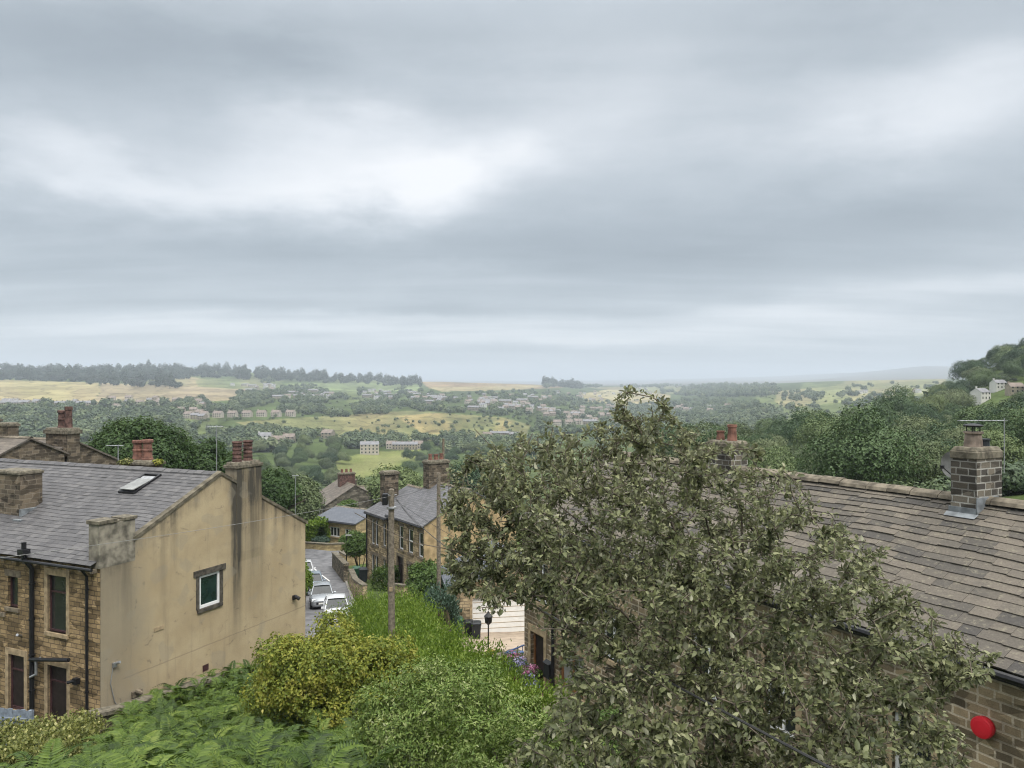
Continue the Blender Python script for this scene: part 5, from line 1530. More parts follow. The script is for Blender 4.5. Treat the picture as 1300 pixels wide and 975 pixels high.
# distant woodland: thousands, one mass
def small_crown(seed, n, leaf, rz, nl):
    rng = np.random.default_rng(seed)
    p, o = crown_points(n, 1, 1, rz, nl, rng, (.35, .55))
    N = unit(o * .9 + np.array([0, 0, .4]) + rng.normal(size=p.shape) * .22)
    D = unit(np.cross(N, rdir(len(p), rng)))
    V, Fc = leaf_mesh(p, D, N, leaf, leaf * .9, 1); V[:, 2] += rz * .6
    return V, Fc


SH = [small_crown(200 + i, 190, .34, .9, 9) for i in range(6)]
PN = [small_crown(300 + i, 150, .32, 1.7, 8) for i in range(4)]


def mass(name, label, plist, shapes, mat, seed):
    rng = np.random.default_rng(seed); Vs, Fs, off = [], [], 0
    P = np.array([(a, b_) for a, b_, r in plist]); zs = gz(P[:, 0], P[:, 1])
    for (x, y, r), z in zip(plist, zs):
        V0, F0 = shapes[rng.integers(len(shapes))]; a = rng.uniform(0, 6.28); c_, s_ = math.cos(a), math.sin(a)
        k = r * rng.uniform(.85, 1.15)
        Vs.append(np.stack([(V0[:, 0] * c_ - V0[:, 1] * s_) * k + x, (V0[:, 0] * s_ + V0[:, 1] * c_) * k + y, V0[:, 2] * k * rng.uniform(.85, 1.15) + z], -1)); Fs.append(F0 + off); off += len(V0)
    o = np_mesh(name, np.concatenate(Vs), np.concatenate(Fs), mat); return tag(o, label, None, None, 'stuff')


def fill(poly, n, ymin, ymax, rlo, rhi, clump=0.0, seed=1):
    """trees whose feet lie in a patch of ground (patch given by its outline)"""
    rg = random.Random(seed); out = []; tries = 0
    xs = [p[0] for p in poly]; ys = [p[1] for p in poly]
    cols = {}
    while len(out) < n and tries < n * 12:
        tries += 1
        px, py = rg.uniform(min(xs), max(xs)), rg.uniform(min(ys), max(ys))
        if not bool(inpoly([px], [py], poly)[0]): continue
        if clump and float(fbm(np.array([px * .035 + seed]), np.array([py * .16]))[0]) < clump: continue
        c_ = round(px / 4)
        if c_ not in cols:
            yy_ = np.exp(np.linspace(math.log(ymin), math.log(ymax), 500)); xx_ = (c_ * 4 - CX) / F * yy_
            gy = CY - F * gz(xx_, yy_) / yy_; cols[c_] = (yy_, gy, np.minimum.accumulate(gy))
        yy_, gy, run = cols[c_]
        i = np.where((gy[:-1] <= run[:-1] + .05) & (gy[:-1] >= py) & (gy[1:] < py))[0]
        if not len(i): continue
        Y = float(yy_[i[-1]]) * rg.uniform(.995, 1.005)
        out.append(((px - CX) / F * Y, Y, rg.uniform(rlo, rhi)))
    return out


HOUSES = []     # filled below before the trees so that trees stand clear of them

# ================================================================= distant houses, one object each
def far_house_mesh(w, d, h, hr, wall, roof, nwin, storeys, seed, stacks=1):
    mb = MB(); x0, x1 = -w / 2, w / 2
    mb.box(x0, x1, 0, d, -3, h, 0, skip=('t', 'b'))
    for x in (x0, x1):
        mb.face([(x, 0, h), (x, d, h), (x, d / 2, hr)][::(1 if x > 0 else -1)], 0)
    o = .35
    for s_, ya in ((1, -o), (-1, d + o)):
        z = h - o * (hr - h) / (d / 2)
        mb.face([(x0 - .2, ya, z + .06), (x1 + .2, ya, z + .06), (x1 + .2, d / 2, hr + .06), (x0 - .2, d / 2, hr + .06)][::s_], 1)
    for s_ in range(storeys):
        for k in range(nwin):
            cx = x0 + (k + .5) * w / nwin; z = .9 + s_ * 2.7
            mb.box(cx - .55, cx + .55, -.04, .02, z, z + 1.35, 2, skip=('k',))
    for k in range(stacks):
        cx = x0 + (.5 + k) * w / stacks if stacks > 1 else x0 + .6
        mb.box(cx - .5, cx + .5, d / 2 - .4, d / 2 + .4, hr - .6, hr + 1.2, 0)
    ob = mb.build('house', [MAT[wall], MAT[roof], MAT['glass']]); me = ob.data; bpy.data.objects.remove(ob); return me


MAT['far_pale'] = m_plain('pale_distant_walling', (.42, .38, .32), .95, 0, .15, .3)
MAT['far_stone'] = m_plain('distant_stone_walling', (.27, .235, .18), .95, 0, .2, .3)
MAT['far_white'] = m_plain('whitewashed_walling', (.56, .55, .52), .9, 0, .06, .3)
MAT['far_roof'] = m_plain('distant_brown_roofing', (.20, .165, .14), .9, 0, .2, .3)
MAT['far_grey'] = m_plain('distant_grey_roofing', (.19, .19, .20), .8, 0, .2, .3)
FH = {
    'semi': far_house_mesh(11, 8, 5.2, 8.2, 'far_pale', 'far_roof', 4, 2, 1), 'stone': far_house_mesh(9, 7, 5.2, 7.6, 'far_stone', 'far_grey', 3, 2, 2),
    'terrace': far_house_mesh(26, 8, 5.4, 8, 'far_stone', 'far_grey', 9, 2, 3, 4), 'white': far_house_mesh(10, 7, 5, 7.4, 'far_white', 'far_grey', 3, 2, 4),
    'mill': far_house_mesh(15, 9, 8.0, 10.2, 'far_pale', 'far_grey', 5, 3, 5, 2), 'brown': far_house_mesh(10, 8, 5, 7.8, 'far_stone', 'far_roof', 3, 2, 6), 'shed': far_house_mesh(24, 12, 5, 7.5, 'far_pale', 'far_grey', 4, 1, 7, 0)}
KIND = {'semi': 'pale semi detached house with brown roof', 'stone': 'small stone house with grey roof', 'terrace': 'long stone terrace with grey roof', 'white': 'small whitewashed house', 'mill': 'tall pale three storey stone house',
        'brown': 'small stone house with brown roof', 'shed': 'long pale shed with grey roof'}
hr_ = random.Random(77)


def far_house(px, py, kind, place, group=None, ymin=380, ymax=6000, rot=None, sc=1.0, label=None, Y=None):
    Y = Y or find_Y(px, py, ymin, ymax)
    if Y is None: return None
    x = (px - CX) / F * Y
    o = bpy.data.objects.new('house', FH[kind]); COL.objects.link(o)
    o.location = (x, Y, g1(x, Y) + .3); o.rotation_euler = (0, 0, hr_.uniform(-.6, .6) if rot is None else rot); o.scale = (sc,) * 3
    lab = label or f'{KIND[kind]} {place}'
    tag(o, lab, 'house', group or lab); HOUSES.append((x, Y, 8 * sc)); return o


ORD = ['first', 'second', 'third', 'fourth', 'fifth', 'sixth', 'seventh', 'eighth', 'ninth']
for i in range(8):
    far_house(238 + i * 18.5, 531 - i * .35, 'semi', '', 'row of matching houses across the valley', rot=-.12, label=f'{ORD[i]} house from the left in the even row of pale semis across the valley')
far_house(469, 577, 'mill', '', label='tall pale square house alone by the small valley field', rot=.15, sc=1.0)
far_house(336, 561, 'white', '', label='cream tall fronted house in trees below the even row', rot=.3, sc=1.1)
far_house(366, 562, 'brown', '', label='brown roofed bungalow among trees right of the cream house', rot=.1); far_house(352, 566, 'semi', '', label='pale roofed house just under the cream tall fronted house', rot=.1)
far_house(414, 557, 'brown', '', label='lone brown roofed house in the trees above the valley wood', rot=-.2, sc=1.1)
for i, (px, py, k) in enumerate([(497, 570, 'semi'), (514, 571, 'terrace'), (530, 570, 'semi')]): far_house(px, py, k, '', rot=.05, sc=.85, label=f'{["first pale house", "long pale terrace block", "last pale house"][i]} of the line right of the tall square house')
for i, (px, py, k) in enumerate([(618, 557, 'semi'), (634, 555, 'terrace'), (652, 556, 'terrace')]): far_house(px, py, k, '', rot=-.1, sc=.8, label=f'{["short house starting", "longer block inside", "long block ending"][i]} the pale terrace under the bracken slope')
rects = [   # px0, px1, py0, py1, n, kinds, place
    (282, 350, 489, 499, 15, ['semi', 'white', 'stone', 'shed'], 'clustered on the hill above the even row'),
    (350, 520, 497, 507, 34, ['stone', 'terrace', 'semi', 'white'], 'strung along the far hillside road'),
    (0, 130, 513, 517, 14, ['white', 'stone', 'terrace'], 'along the lower edge of the straw field'),
    (140, 270, 508, 521, 16, ['stone', 'semi', 'brown'], 'among trees below the tan field'),
    (225, 262, 522, 534, 5, ['stone', 'brown'], 'by the near end of the even row'),
    (520, 600, 500, 514, 20, ['stone', 'semi', 'terrace'], 'scattered below the brown moor field'),
    (600, 700, 502, 524, 46, ['stone', 'semi', 'brown', 'terrace', 'white'], 'in the distant hill town'),
    (690, 780, 516, 541, 34, ['semi', 'brown', 'terrace', 'semi'], 'packed in the valley bottom town'),
    (690, 800, 496, 510, 16, ['stone', 'white', 'semi'], 'on the far edge of the hill town'),
    (800, 985, 492, 501, 20, ['white', 'semi', 'stone'], 'thin on the hazy hill beyond the tree'),
    (855, 925, 516, 526, 10, ['semi', 'white'], 'in the hazy valley beyond the tree top'),
    (1090, 1180, 497, 502, 6, ['white', 'semi'], 'by the pale fields above the wood')]
for a0, a1, b0, b1, n_, ks, place in rects:
    for _ in range(n_): far_house(hr_.uniform(a0, a1), hr_.uniform(b0, b1), hr_.choice(ks), place, ymin=420)
for i, (px, Y, sc, k, lab) in enumerate([(1252, 292, .62, 'white', 'white gabled house on the hillside clearing above the wood'), (1272, 304, .5, 'white', 'smaller white house just right of the white gabled one'), (1292, 286, .5, 'brown', 'brown roofed house low on the hillside clearing'),
                                       (1152, 300, .9, 'white', 'pale house showing between trees on the wooded skyline'), (1170, 305, .8, 'semi', 'lower pale house on the wooded skyline')]):
    far_house(px, 0, k, '', rot=.5 - i * .3, sc=sc, label=lab, Y=Y)
NH = len(HOUSES)

# ---------------------------------------------------------------- the far woods that read as one mass
ridge = fill([(-330, 468), (0, 468), (230, 466), (335, 474), (430, 480), (535, 486), (535, 492), (440, 488), (335, 483), (255, 480), (165, 487), (0, 483), (-330, 486)], 1500, 1700, 3300, 8, 13, 0, 5)
ridge += fill([(95, 486), (170, 486), (228, 490), (228, 494), (160, 491), (95, 488)], 50, 1500, 2900, 8, 12, 0, 6)
ridge += fill([(690, 486), (735, 488), (740, 494), (690, 491)], 120, 1800, 4500, 9, 14, 0, 7)
mass('pine_wood', 'dark pine wood along the crest of the far hill', ridge, PN + SH[:2], LEAF['pine'], 1)
wood = []
for poly, n_, rl, rh_, cl in [
    ([(-300, 518), (0, 516), (110, 516), (225, 512), (235, 540), (150, 560), (-300, 575)], 750, 5.5, 9.5, .2),
    ([(225, 540), (330, 545), (440, 556), (450, 572), (330, 575), (200, 575)], 330, 4, 7.5, .44),
    ([(215, 512), (240, 507), (445, 508), (520, 512), (520, 524), (430, 530), (380, 526), (235, 524)], 400, 4, 8, .42),
    ([(300, 497), (520, 498), (540, 508), (300, 508)], 220, 6, 9, .44),
    ([(440, 556), (560, 558), (690, 558), (700, 578), (560, 576), (440, 570)], 360, 4.5, 7, .38),
    ([(520, 500), (700, 496), (790, 515), (800, 552), (690, 556), (680, 530), (520, 522)], 560, 4.5, 8, .44),
    ([(340, 530), (680, 526), (670, 558), (330, 556)], 110, 1.4, 3.6, .44),
    ([(798, 512), (860, 506), (915, 510), (990, 520), (990, 560), (800, 560)], 650, 6, 10, .25),
    ([(835, 488), (985, 490), (990, 502), (900, 506), (840, 500)], 420, 8, 13, .3),
    ([(990, 500), (1085, 488), (1190, 486), (1190, 512), (1000, 522)], 130, 5, 8, .5),
    ([(1030, 477), (1200, 474), (1200, 480), (1030, 484)], 130, 9, 13, .45),
    ([(330, 482), (540, 488), (540, 498), (330, 497)], 60, 6, 9, .5),
    ([(690, 486), (850, 486), (850, 492), (690, 493)], 130, 8, 12, .46)]:
    wood += fill(poly, n_, 400, 5200, rl, rh_, cl, int(n_ + poly[0][0]))
HX = np.array(HOUSES)
keep = [(x, y, r) for x, y, r in wood if not np.any((np.abs(HX[:, 0] - x) < r + 7) & (HX[:, 1] - y < r + 26) & (HX[:, 1] - y > -6 - r))]
hr_.shuffle(HEDGE_AT); keep += [(x + hr_.uniform(-3, 3), y + hr_.uniform(-3, 3), hr_.uniform(1.6, 3.6)) for x, y in HEDGE_AT[:1500]]
mass('distant_woodland', 'scattered far woodland and hedgerow trees across the valley side', keep, SH, LEAF['far'], 2)
# undergrowth that closes the wooded slope between the crowns
und = []
for _ in range(900):
    px = rnd.uniform(860, 1400); Y = math.exp(rnd.uniform(math.log(70), math.log(420))); und.append(((px - CX) / F * Y, Y, rnd.uniform(1.6, 3.2)))
for _ in range(420):
    px = rnd.uniform(260, 700); Y = math.exp(rnd.uniform(math.log(105), math.log(420))); und.append(((px - CX) / F * Y, Y, rnd.uniform(1.4, 3.4)))
und = [u for u in und if not (1222 < CX + F * u[0] / u[1] < 1308 and 225 < u[1] < 312)]
mass('woodland_undergrowth', 'tangled undergrowth below the trees of the wooded slopes', und, [small_crown(400 + i, 900, .13, .7, 12) for i in range(4)], LEAF['far'], 3)

# ================================================================= road, drive, walls, small things
def strip(name, pts, w, mat, dz=.05, n=60, sub=5):
    pts = np.array(pts, float); t = np.linspace(0, 1, n); k = np.linspace(0, 1, len(pts))
    x, y = np.interp(t, k, pts[:, 0]), np.interp(t, k, pts[:, 1])
    for _ in range(6): x[1:-1] = (x[:-2] + 2 * x[1:-1] + x[2:]) / 4; y[1:-1] = (y[:-2] + 2 * y[1:-1] + y[2:]) / 4
    tx, ty = np.gradient(x), np.gradient(y); L = np.hypot(tx, ty); nx, ny = -ty / L, tx / L
    ww = np.interp(t, np.linspace(0, 1, len(w)), w) if isinstance(w, (list, tuple)) else np.full(n, w)
    off = np.linspace(-.5, .5, sub + 1)
    X = x[:, None] + nx[:, None] * off * ww[:, None]; Y = y[:, None] + ny[:, None] * off * ww[:, None]
    zc = gz(x, y)
    Z = np.repeat(zc[:, None], sub + 1, 1) * .75 + gz(X.ravel(), Y.ravel()).reshape(X.shape) * .25 + dz
    idx = np.arange(X.size).reshape(X.shape)
    q = np.stack([idx[:-1, :-1], idx[1:, :-1], idx[1:, 1:], idx[:-1, 1:]], -1).reshape(-1, 4)[:, ::-1]
    o = np_mesh(name, np.c_[X.ravel(), Y.ravel(), Z.ravel()], q, MAT[mat], None, True)
    return o, (x, y, Z, nx, ny, ww)


RD = [(-8.0, 33), (-9.7, 40), (-11.7, 48), (-13.6, 55), (-15.8, 63), (-18.1, 71), (-20.0, 78), (-20.8, 84.2)]
rd, rinf = strip('road', RD, [5.0, 4.8, 4.7, 4.7, 4.7], 'asphalt', .16); tag(rd, 'grey asphalt lane sloping down between the houses', None, None, 'structure')
rd2, _ = strip('side_road', [(-34, 87), (-26, 85.2), (-20.6, 83.4), (-13, 84.0), (-4, 87)], 4.6, 'asphalt', .14); tag(rd2, 'grey side road crossing the foot of the lane', None, None, 'structure')
x, y, Z, nx, ny, ww = rinf
for sgn, nm in ((1, 'kerb'), (-1, 'kerb')):
    V, q = [], []
    col_ = -1 if sgn > 0 else 0
    for i in range(8, len(x) - 4):
        for o0, zz_ in ((0, -.2), (0, .11), (.16, .12), (.16, -.2)):
            V.append((x[i] + nx[i] * sgn * (ww[i] / 2 + o0), y[i] + ny[i] * sgn * (ww[i] / 2 + o0), Z[i, col_] + zz_))
    m_ = len(V) // 4
    for i in range(m_ - 1):
        for j in range(3): a = i * 4 + j; q.append((a, a + 1, a + 5, a + 4) if sgn > 0 else (a + 4, a + 5, a + 1, a))
    tag(np_mesh(nm, V, q, MAT['kerb']), 'pale kerb stones along the lane', None, None, 'structure')
# worn junction lines
mk, _ = strip('road_marking', [(-15.9, 67.2), (-17.6, 71.0), (-19.2, 74.8)], .14, 'roadpaint', .18, 20, 1); tag(mk, 'worn white edge line at the foot of the lane', None, None, 'structure')
dr, _ = strip('driveway', [(.2, 24.5), (-.6, 30), (-.4, 36), (-.6, 41), (-.2, 45.5)], [3.2, 4.2, 5.6, 8.2, 9.0], 'paving', .12, 40, 6); tag(dr, 'tan paved driveway before the white garage door', None, None, 'structure')


def wall_run(label, pts, h, t, mat='dry_wall', cap=True, group=None, name='stone_wall', cat='wall', zt=None):
    pts = np.array(pts, float)
    dense = []
    for a, b_ in zip(pts, pts[1:]):
        m_ = max(2, int(np.linalg.norm(b_ - a) / .8))
        for i in range(m_): dense.append(a + (b_ - a) * i / m_)
    dense.append(pts[-1]); dense = np.array(dense); z = gz(dense[:, 0], dense[:, 1])
    o = thing(name, label, cat, (dense[0][0], dense[0][1], z[0]), 0, group or 'stone garden and lane walls')
    org = np.array([dense[0][0], dense[0][1], z[0]])
    tg = np.gradient(dense, axis=0); tg /= np.linalg.norm(tg, axis=1)[:, None]; nn = np.c_[-tg[:, 1], tg[:, 0]]
    rg = random.Random(int(abs(pts.sum()) * 10)); tops = z + h
    if zt is not None: tops = np.interp(np.linspace(0, 1, len(z)), np.linspace(0, 1, len(zt)), zt)
    def seg(mb, i, w0, w1, za, zb, zc, zd, ext=0.0):
        A, B_ = dense[i], dense[i + 1]
        a = [(*(A + nn[i] * w0), za), (*(A + nn[i] * w1), za), (*(B_ + nn[i + 1] * w1), zb), (*(B_ + nn[i + 1] * w0), zb)]
        c_ = [(*(A + nn[i] * w0), zc), (*(A + nn[i] * w1), zc), (*(B_ + nn[i + 1] * w1), zd), (*(B_ + nn[i + 1] * w0), zd)]
        a = [tuple(np.array(p) - org) for p in a]; c_ = [tuple(np.array(p) - org) for p in c_]
        mb.face(c_[::-1]); mb.face([a[0], c_[0], c_[3], a[3]]); mb.face([a[2], c_[2], c_[1], a[1]]); mb.face([a[1], c_[1], c_[0], a[0]]); mb.face([a[3], c_[3], c_[2], a[2]])
    b1 = MB(); b2 = MB()
    for i in range(len(dense) - 1):
        seg(b1, i, -t / 2, t / 2, z[i] - .6, z[i + 1] - .6, tops[i], tops[i + 1])
        j = rg.uniform(-.015, .03)
        if cap: seg(b2, i, -t / 2 - .05, t / 2 + .05, tops[i] + .002, tops[i + 1] + .002, tops[i] + .12 + j, tops[i + 1] + .12 + j)
    b1.build('wall_body', MAT[mat], o)
    if cap: b2.build('coping', MAT['cap_stone'], o)
    return o


wall_run('long pale stone garden wall across the foot of the lane', [(-27, 87.9), (-21, 87.2), (-15.5, 87.6), (-8, 90)], .7, .4, 'stone_yellow')
wall_run('rough dark stone wall along the lane under the green shrub', [(-17.4, 75.5), (-15.5, 70.0), (-14.3, 66.6)], 1.5, .4)
wall_run('low sandy wall stub at the lane corner below the lamp post', [(-17.6, 79.5), (-16.2, 76.2), (-13.4, 77.6)], 1.0, .4, 'stone_yellow')
wall_run('brown stone wall beside the bins, stepping down the lane', [(-13.6, 65.2), (-12.2, 60.2), (-10.9, 57.2)], 1.25, .35, 'stone_mid')
wall_run('crumbling dark dry stone wall between the gable foot and the bracken', [(-14.25, 26.0), (-13.35, 27.4), (-12.2, 29.9), (-11.4, 31.8)], .9, .45)
wall_run('low stone wall at the lane edge beside the parked cars', [(-13.6, 47.8), (-15.1, 53.5), (-17.0, 60)], 1.0, .35, 'stone_grey')
wall_run('low terrace front garden wall with pale coping', [(-9.3, 58.6), (-8.1, 57.2), (-6.9, 57.6)], .9, .3, 'stone_mid')
wall_run('low stone planter wall in front of the open brown framed doorway', [(-.75, 29.6), (-.05, 29.9), (.25, 30.3)], .8, .35, 'stone_right')


# blue grey board fence at the far left
fc = thing('board_fence', 'weathered blue grey upright board fence before the dark doors', 'fence', (-15.6, 25.2, g1(-15.6, 25.2) - .45), R(172))
for k in range(34):
    b_ = MB(); x0 = k * .155; b_.box(x0, x0 + .145, 0, .022, .1, 1.75 + hr_.uniform(-.03, .03)); b_.build('board', MAT['fence_wood'], fc)
for zz_ in (.45, 1.4):
    b_ = MB(); b_.box(0, 34 * .155, .024, .07, zz_, zz_ + .09); b_.build('rail', MAT['fence_wood'], fc)
for k in range(4):
    b_ = MB(); b_.box(k * 1.7, k * 1.7 + .09, .072, .16, -.4, 1.8); b_.build('post', MAT['fence_wood'], fc)

# ---------------------------------------------------------------- poles and cables
def pole(label, x, y, ztop, r, arms=True, name='telegraph_pole'):
    z = g1(x, y); t = thing(name, label, 'pole', (x, y, z), 0, 'wooden poles carrying cables')
    h = ztop - z; mb = MB()
    mb.tube([(0, 0, -.6), (0.01, 0, h * .3), (-.015, .01, h * .65), (0, 0, h - .04), (0, 0, h)], [r * 1.15, r * 1.08, r, r * .86, r * .6], 12); mb.build('post', MAT['wood_pole'], t)
    if arms:
        mb = MB(); mb.box(-.34, -.14, -.17, .12, h - .62, h - .18); mb.build('terminal_box', MAT['black'], t, bevel=.02)
        mb = MB(); mb.lathe([(.16, 0), (.19, .02), (.19, .08), (.15, .1)], 0, 0, 14, z=h - .78); mb.build('ring_bracket', MAT['steel'], t)
        for a in (0, 1.6, 3.0, 4.4):
            mb = MB(); mb.tube([(.1 * math.cos(a), .1 * math.sin(a), h - .25), (.2 * math.cos(a), .2 * math.sin(a), h - .22)], .02, 6); mb.build('cable_hook', MAT['steel'], t)
        mb = MB(); mb.box(-.06, .06, -r - .03, -r + .02, h * .52, h * .52 + .16); mb.build('notice_plate', MAT['dressed_pale'], t)
    return t


PT = at(497, 30, 632)
pole('tall weathered wooden pole with a black terminal box rising from the lime hedge', PT.x, PT.y, PT.z + .35, .125)
P = at(557, 46, 600); pole('thinner wooden pole half hidden in leaves before the terrace gable', P.x, P.y, P.z, .12, False)


def cable(label, a, b_, sag, r, mat='cable', group='overhead cables from the tall pole'):
    a, b_ = Vector(a), Vector(b_); mb = MB(); n = 28
    pts = [a.lerp(b_, i / n) - Vector((0, 0, sag * 4 * (i / n) * (1 - i / n))) for i in range(n + 1)]
    pts = [p - a for p in pts]; mb.tube(pts, r, 5)
    o = mb.build('overhead_cable', MAT[mat]); o.location = a
    return tag(o, label, 'cable', group)


top = Vector((PT.x + .12, PT.y, PT.z))
cable('thick drooping cable from the tall pole through the grey green tree', top, (1.95, 3.3, -1.95), .42, .0095)
cable('thin cable from the tall pole past the tan gable', top + Vector((-.2, 0, .05)), at(-60, 16, 716), .12, .006, 'cable_grey')
cable('thin cable running from the tall pole along the lane to the thinner pole', top + Vector((0, .1, 0)), at(557, 46, 606), .2, .007)
cable('thin cable from the tall pole to the terraced house front', top + Vector((.05, .1, -.05)), at(545, 57.5, 672), .35, .009)
cable('second thin cable from the pole down into the grey green tree', top + Vector((.05, 0, -.1)), at(720, 24, 742), .3, .007)

# aerials
def aerial(label, base, h, boom, yaw, n=9, r=.016, off=0.0, blen=.32):
    t = thing('tv_aerial', label, 'aerial', base, yaw, 'tv aerials on the rooftops')
    mb = MB(); mb.tube([(0, 0, 0), (0, 0, h)], r * 1.3, 6); mb.build('mast', MAT['steel'], t)
    mb = MB(); mb.tube([(-boom * (1 - off), 0, h - .05), (boom * off, 0, h - .05)], r, 6); mb.build('boom', MAT['steel'], t)
    for i in range(n):
        x = -boom * (1 - off) + boom * i / (n - 1)
        mb = MB(); mb.tube([(x, -blen / 2, h - .05), (x, blen / 2, h - .05)], r * .55, 5); mb.build('element', MAT['steel'], t)
    return t


P = at(150, 42, 596); aerial('small aerial above the roof beside the terracotta pots', P, 1.35, .85, R(10), 8, .018, .3)
P = at(275, 33.5, 606); aerial('aerial on a thin mast beside the gable chimney', P, 2.25, .7, R(40), 8, .014, .4)
P = at(1275, 18.8, 600); aerial('long boomed aerial standing on the right of the stone chimney', P, 1.32, 1.16, R(4), 11, .009, .02, .2)
P = at(375, 60, 662); aerial('thin roof mast aerial over the tan gable corner', P, 3.6, .5, R(0), 5, .02, .5)
# satellite dish behind the stack
P = at(1208, 18.9, 590)
ds = thing('satellite_dish', 'grey satellite dish fixed behind the stone chimney', 'satellite dish', P, R(115))
mb = MB(); n = 20
for i in range(5):
    r0, r1 = i * .065, (i + 1) * .065
    for k in range(n):
        a0, a1 = 2 * math.pi * k / n, 2 * math.pi * (k + 1) / n
        f_ = lambda r, a: (r * math.cos(a) * .9, -.10 + r * r * .9, r * math.sin(a))
        mb.face([f_(r0, a0), f_(r0, a1), f_(r1, a1), f_(r1, a0)] if r0 > 0 else [f_(0, 0), f_(r1, a1), f_(r1, a0)], 0, True)
mb.build('dish', MAT['cable_grey'], ds, weld=True)
mb = MB(); mb.tube([(0, -.08, -.3), (0, .32, -.05)], .012, 6); mb.box(-.03, .03, .3, .38, -.08, .0); mb.build('feed_arm', MAT['black'], ds)
mb = MB(); mb.tube([(0, -.1, 0), (0, -.3, -.1), (0, -.32, -.5)], .018, 6); mb.build('bracket', MAT['steel'], ds)
# plants rooted on the rear chimney shoulders
for lab, px in (('orange leaved weeds sprouting on one shoulder of the twin pot rear chimney', 160), ('orange and green weeds on the other shoulder of the rear chimney', 199)):
    P = at(px, 35.6, 590); z_ = P.z
    t = thing('roof_weed', lab, 'weed', P)
    crown_object('foliage', 420, .42, .3, .25, 8, .09, LEAF['gold'] if px > 180 else LEAF['ivy'], px, t, zc=.1)

# ---------------------------------------------------------------- lamp posts
def lamp(label, x, y, h, r=.05, head=True):
    z = g1(x, y); t = thing('street_lamp', label, 'street lamp', (x, y, z))
    mb = MB(); mb.tube([(0, 0, -.3), (0, 0, .9), (0, 0, .92), (0, 0, h)], [r * 1.6, r * 1.5, r, r * .8], 10); mb.build('post', MAT['black'], t)
    mb = MB(); mb.box(-.12, .45, -.1, .1, h, h + .09, 0, .03); mb.build('lantern', MAT['cable_grey'], t)


P = at(440, 71, 680); lamp('dark street lamp post beside the green shrub on the lane', P.x, P.y, P.z - g1(P.x, P.y), .06)
P = at(620, 33, 790)
z_ = g1(P.x, P.y); t = thing('lamp_post', 'slim black garden lamp post by the yellow flower planter', 'lamp post', (P.x, P.y, z_))
mb = MB(); mb.tube([(0, 0, -.2), (0, 0, .35), (0, 0, .37), (0, 0, P.z - z_ - .1)], [.05, .05, .032, .03], 10); mb.build('post', MAT['black'], t)
mb = MB(); mb.lathe([(.05, 0), (.14, .08), (.17, .34), (.2, .36), (.06, .5), (.02, .58)], 0, 0, 8, z=P.z - z_ - .1, smooth=False); mb.build('lantern', MAT['black'], t)

# ---------------------------------------------------------------- wheelie bins
def bin_(label, x, y, rz, body, group=None, s=1.0):
    t = thing('wheelie_bin', label, 'bin', (x, y, g1(x, y) + .12), rz, group or 'wheelie bins'); t.scale = (s,) * 3
    mb = MB(); a = [(-.22, -.25, .06), (.22, -.25, .06), (.22, .25, .06), (-.22, .25, .06)]; b2 = [(-.28, -.34, .95), (.28, -.34, .95), (.28, .34, .95), (-.28, .34, .95)]
    mb.face(a[::-1])
    for i in range(4): mb.face([a[i], a[(i + 1) % 4], b2[(i + 1) % 4], b2[i]])
    mb.box(-.3, .3, -.36, .36, .90, .951); mb.build('body', MAT[body], t, bevel=.012)
    mb = MB(); mb.box(-.3, .3, -.38, .34, .955, 1.0); mb.box(-.26, .26, -.34, .3, 1.0, 1.05, 0, .05); mb.build('lid', MAT[body], t, bevel=.012)
    mb = MB(); mb.tube([(-.2, .38, .98), (.2, .38, .98)], .018, 6); mb.build('handle', MAT['bin_black'], t)
    for sx_ in (-1, 1):
        mb = MB(); mb.tube([(sx_ * .2, .3, .1), (sx_ * .27, .3, .1)], .1, 12); mb.build('wheel', MAT['tyre'], t)


P = at(580, 42, 806); bin_('mid green wheelie bin at the garage corner, largest of three', P.x, 42, R(12), 'bin_green', s=1.12)
P = at(595, 42.6, 806); bin_('dark wheelie bin squeezed between the green bin and another dark one', P.x, 42.8, R(8), 'bin_black', s=.85)
P = at(602, 42.2, 808); bin_('dark wheelie bin nearest the white garage door', P.x + .12, 42.0, R(5), 'bin_black', s=.9)
P = at(453, 66, 735); bin_('green wheelie bin behind the brown garden wall', P.x, 66, R(20), 'bin_green', s=1.15)
P = at(461, 65, 735); bin_('dark blue wheelie bin beside the green one behind the garden wall', P.x, 65, R(20), 'bin_black', s=1.15)

# ---------------------------------------------------------------- flowers by the doorway
def pot_plant(label, x, y, r, h, mats, seed, pot='terracotta', n=500, zoff=0.0):
    z = g1(x, y) + .1 + zoff; t = thing('potted_flowers', label, 'potted plant', (x, y, z), 0, 'pots of flowers by the driveway')
    mb = MB(); mb.lathe([(r * .5, 0), (r * .7, h * .45), (r * .76, h * .45), (r * .76, h * .52), (r * .65, h * .52)], 0, 0, 14); mb.build('pot', MAT[pot], t)
    crown_object('leaves', n, r, r, r * .8, 10, .09, LEAF['shrub'], seed, t, zc=h * .75)
    crown_object('flowers', n, r * 1.02, r * 1.02, r * .85, 14, .075, LEAF[mats], seed + 1, t, zc=h * .8, lr=(.2, .3))


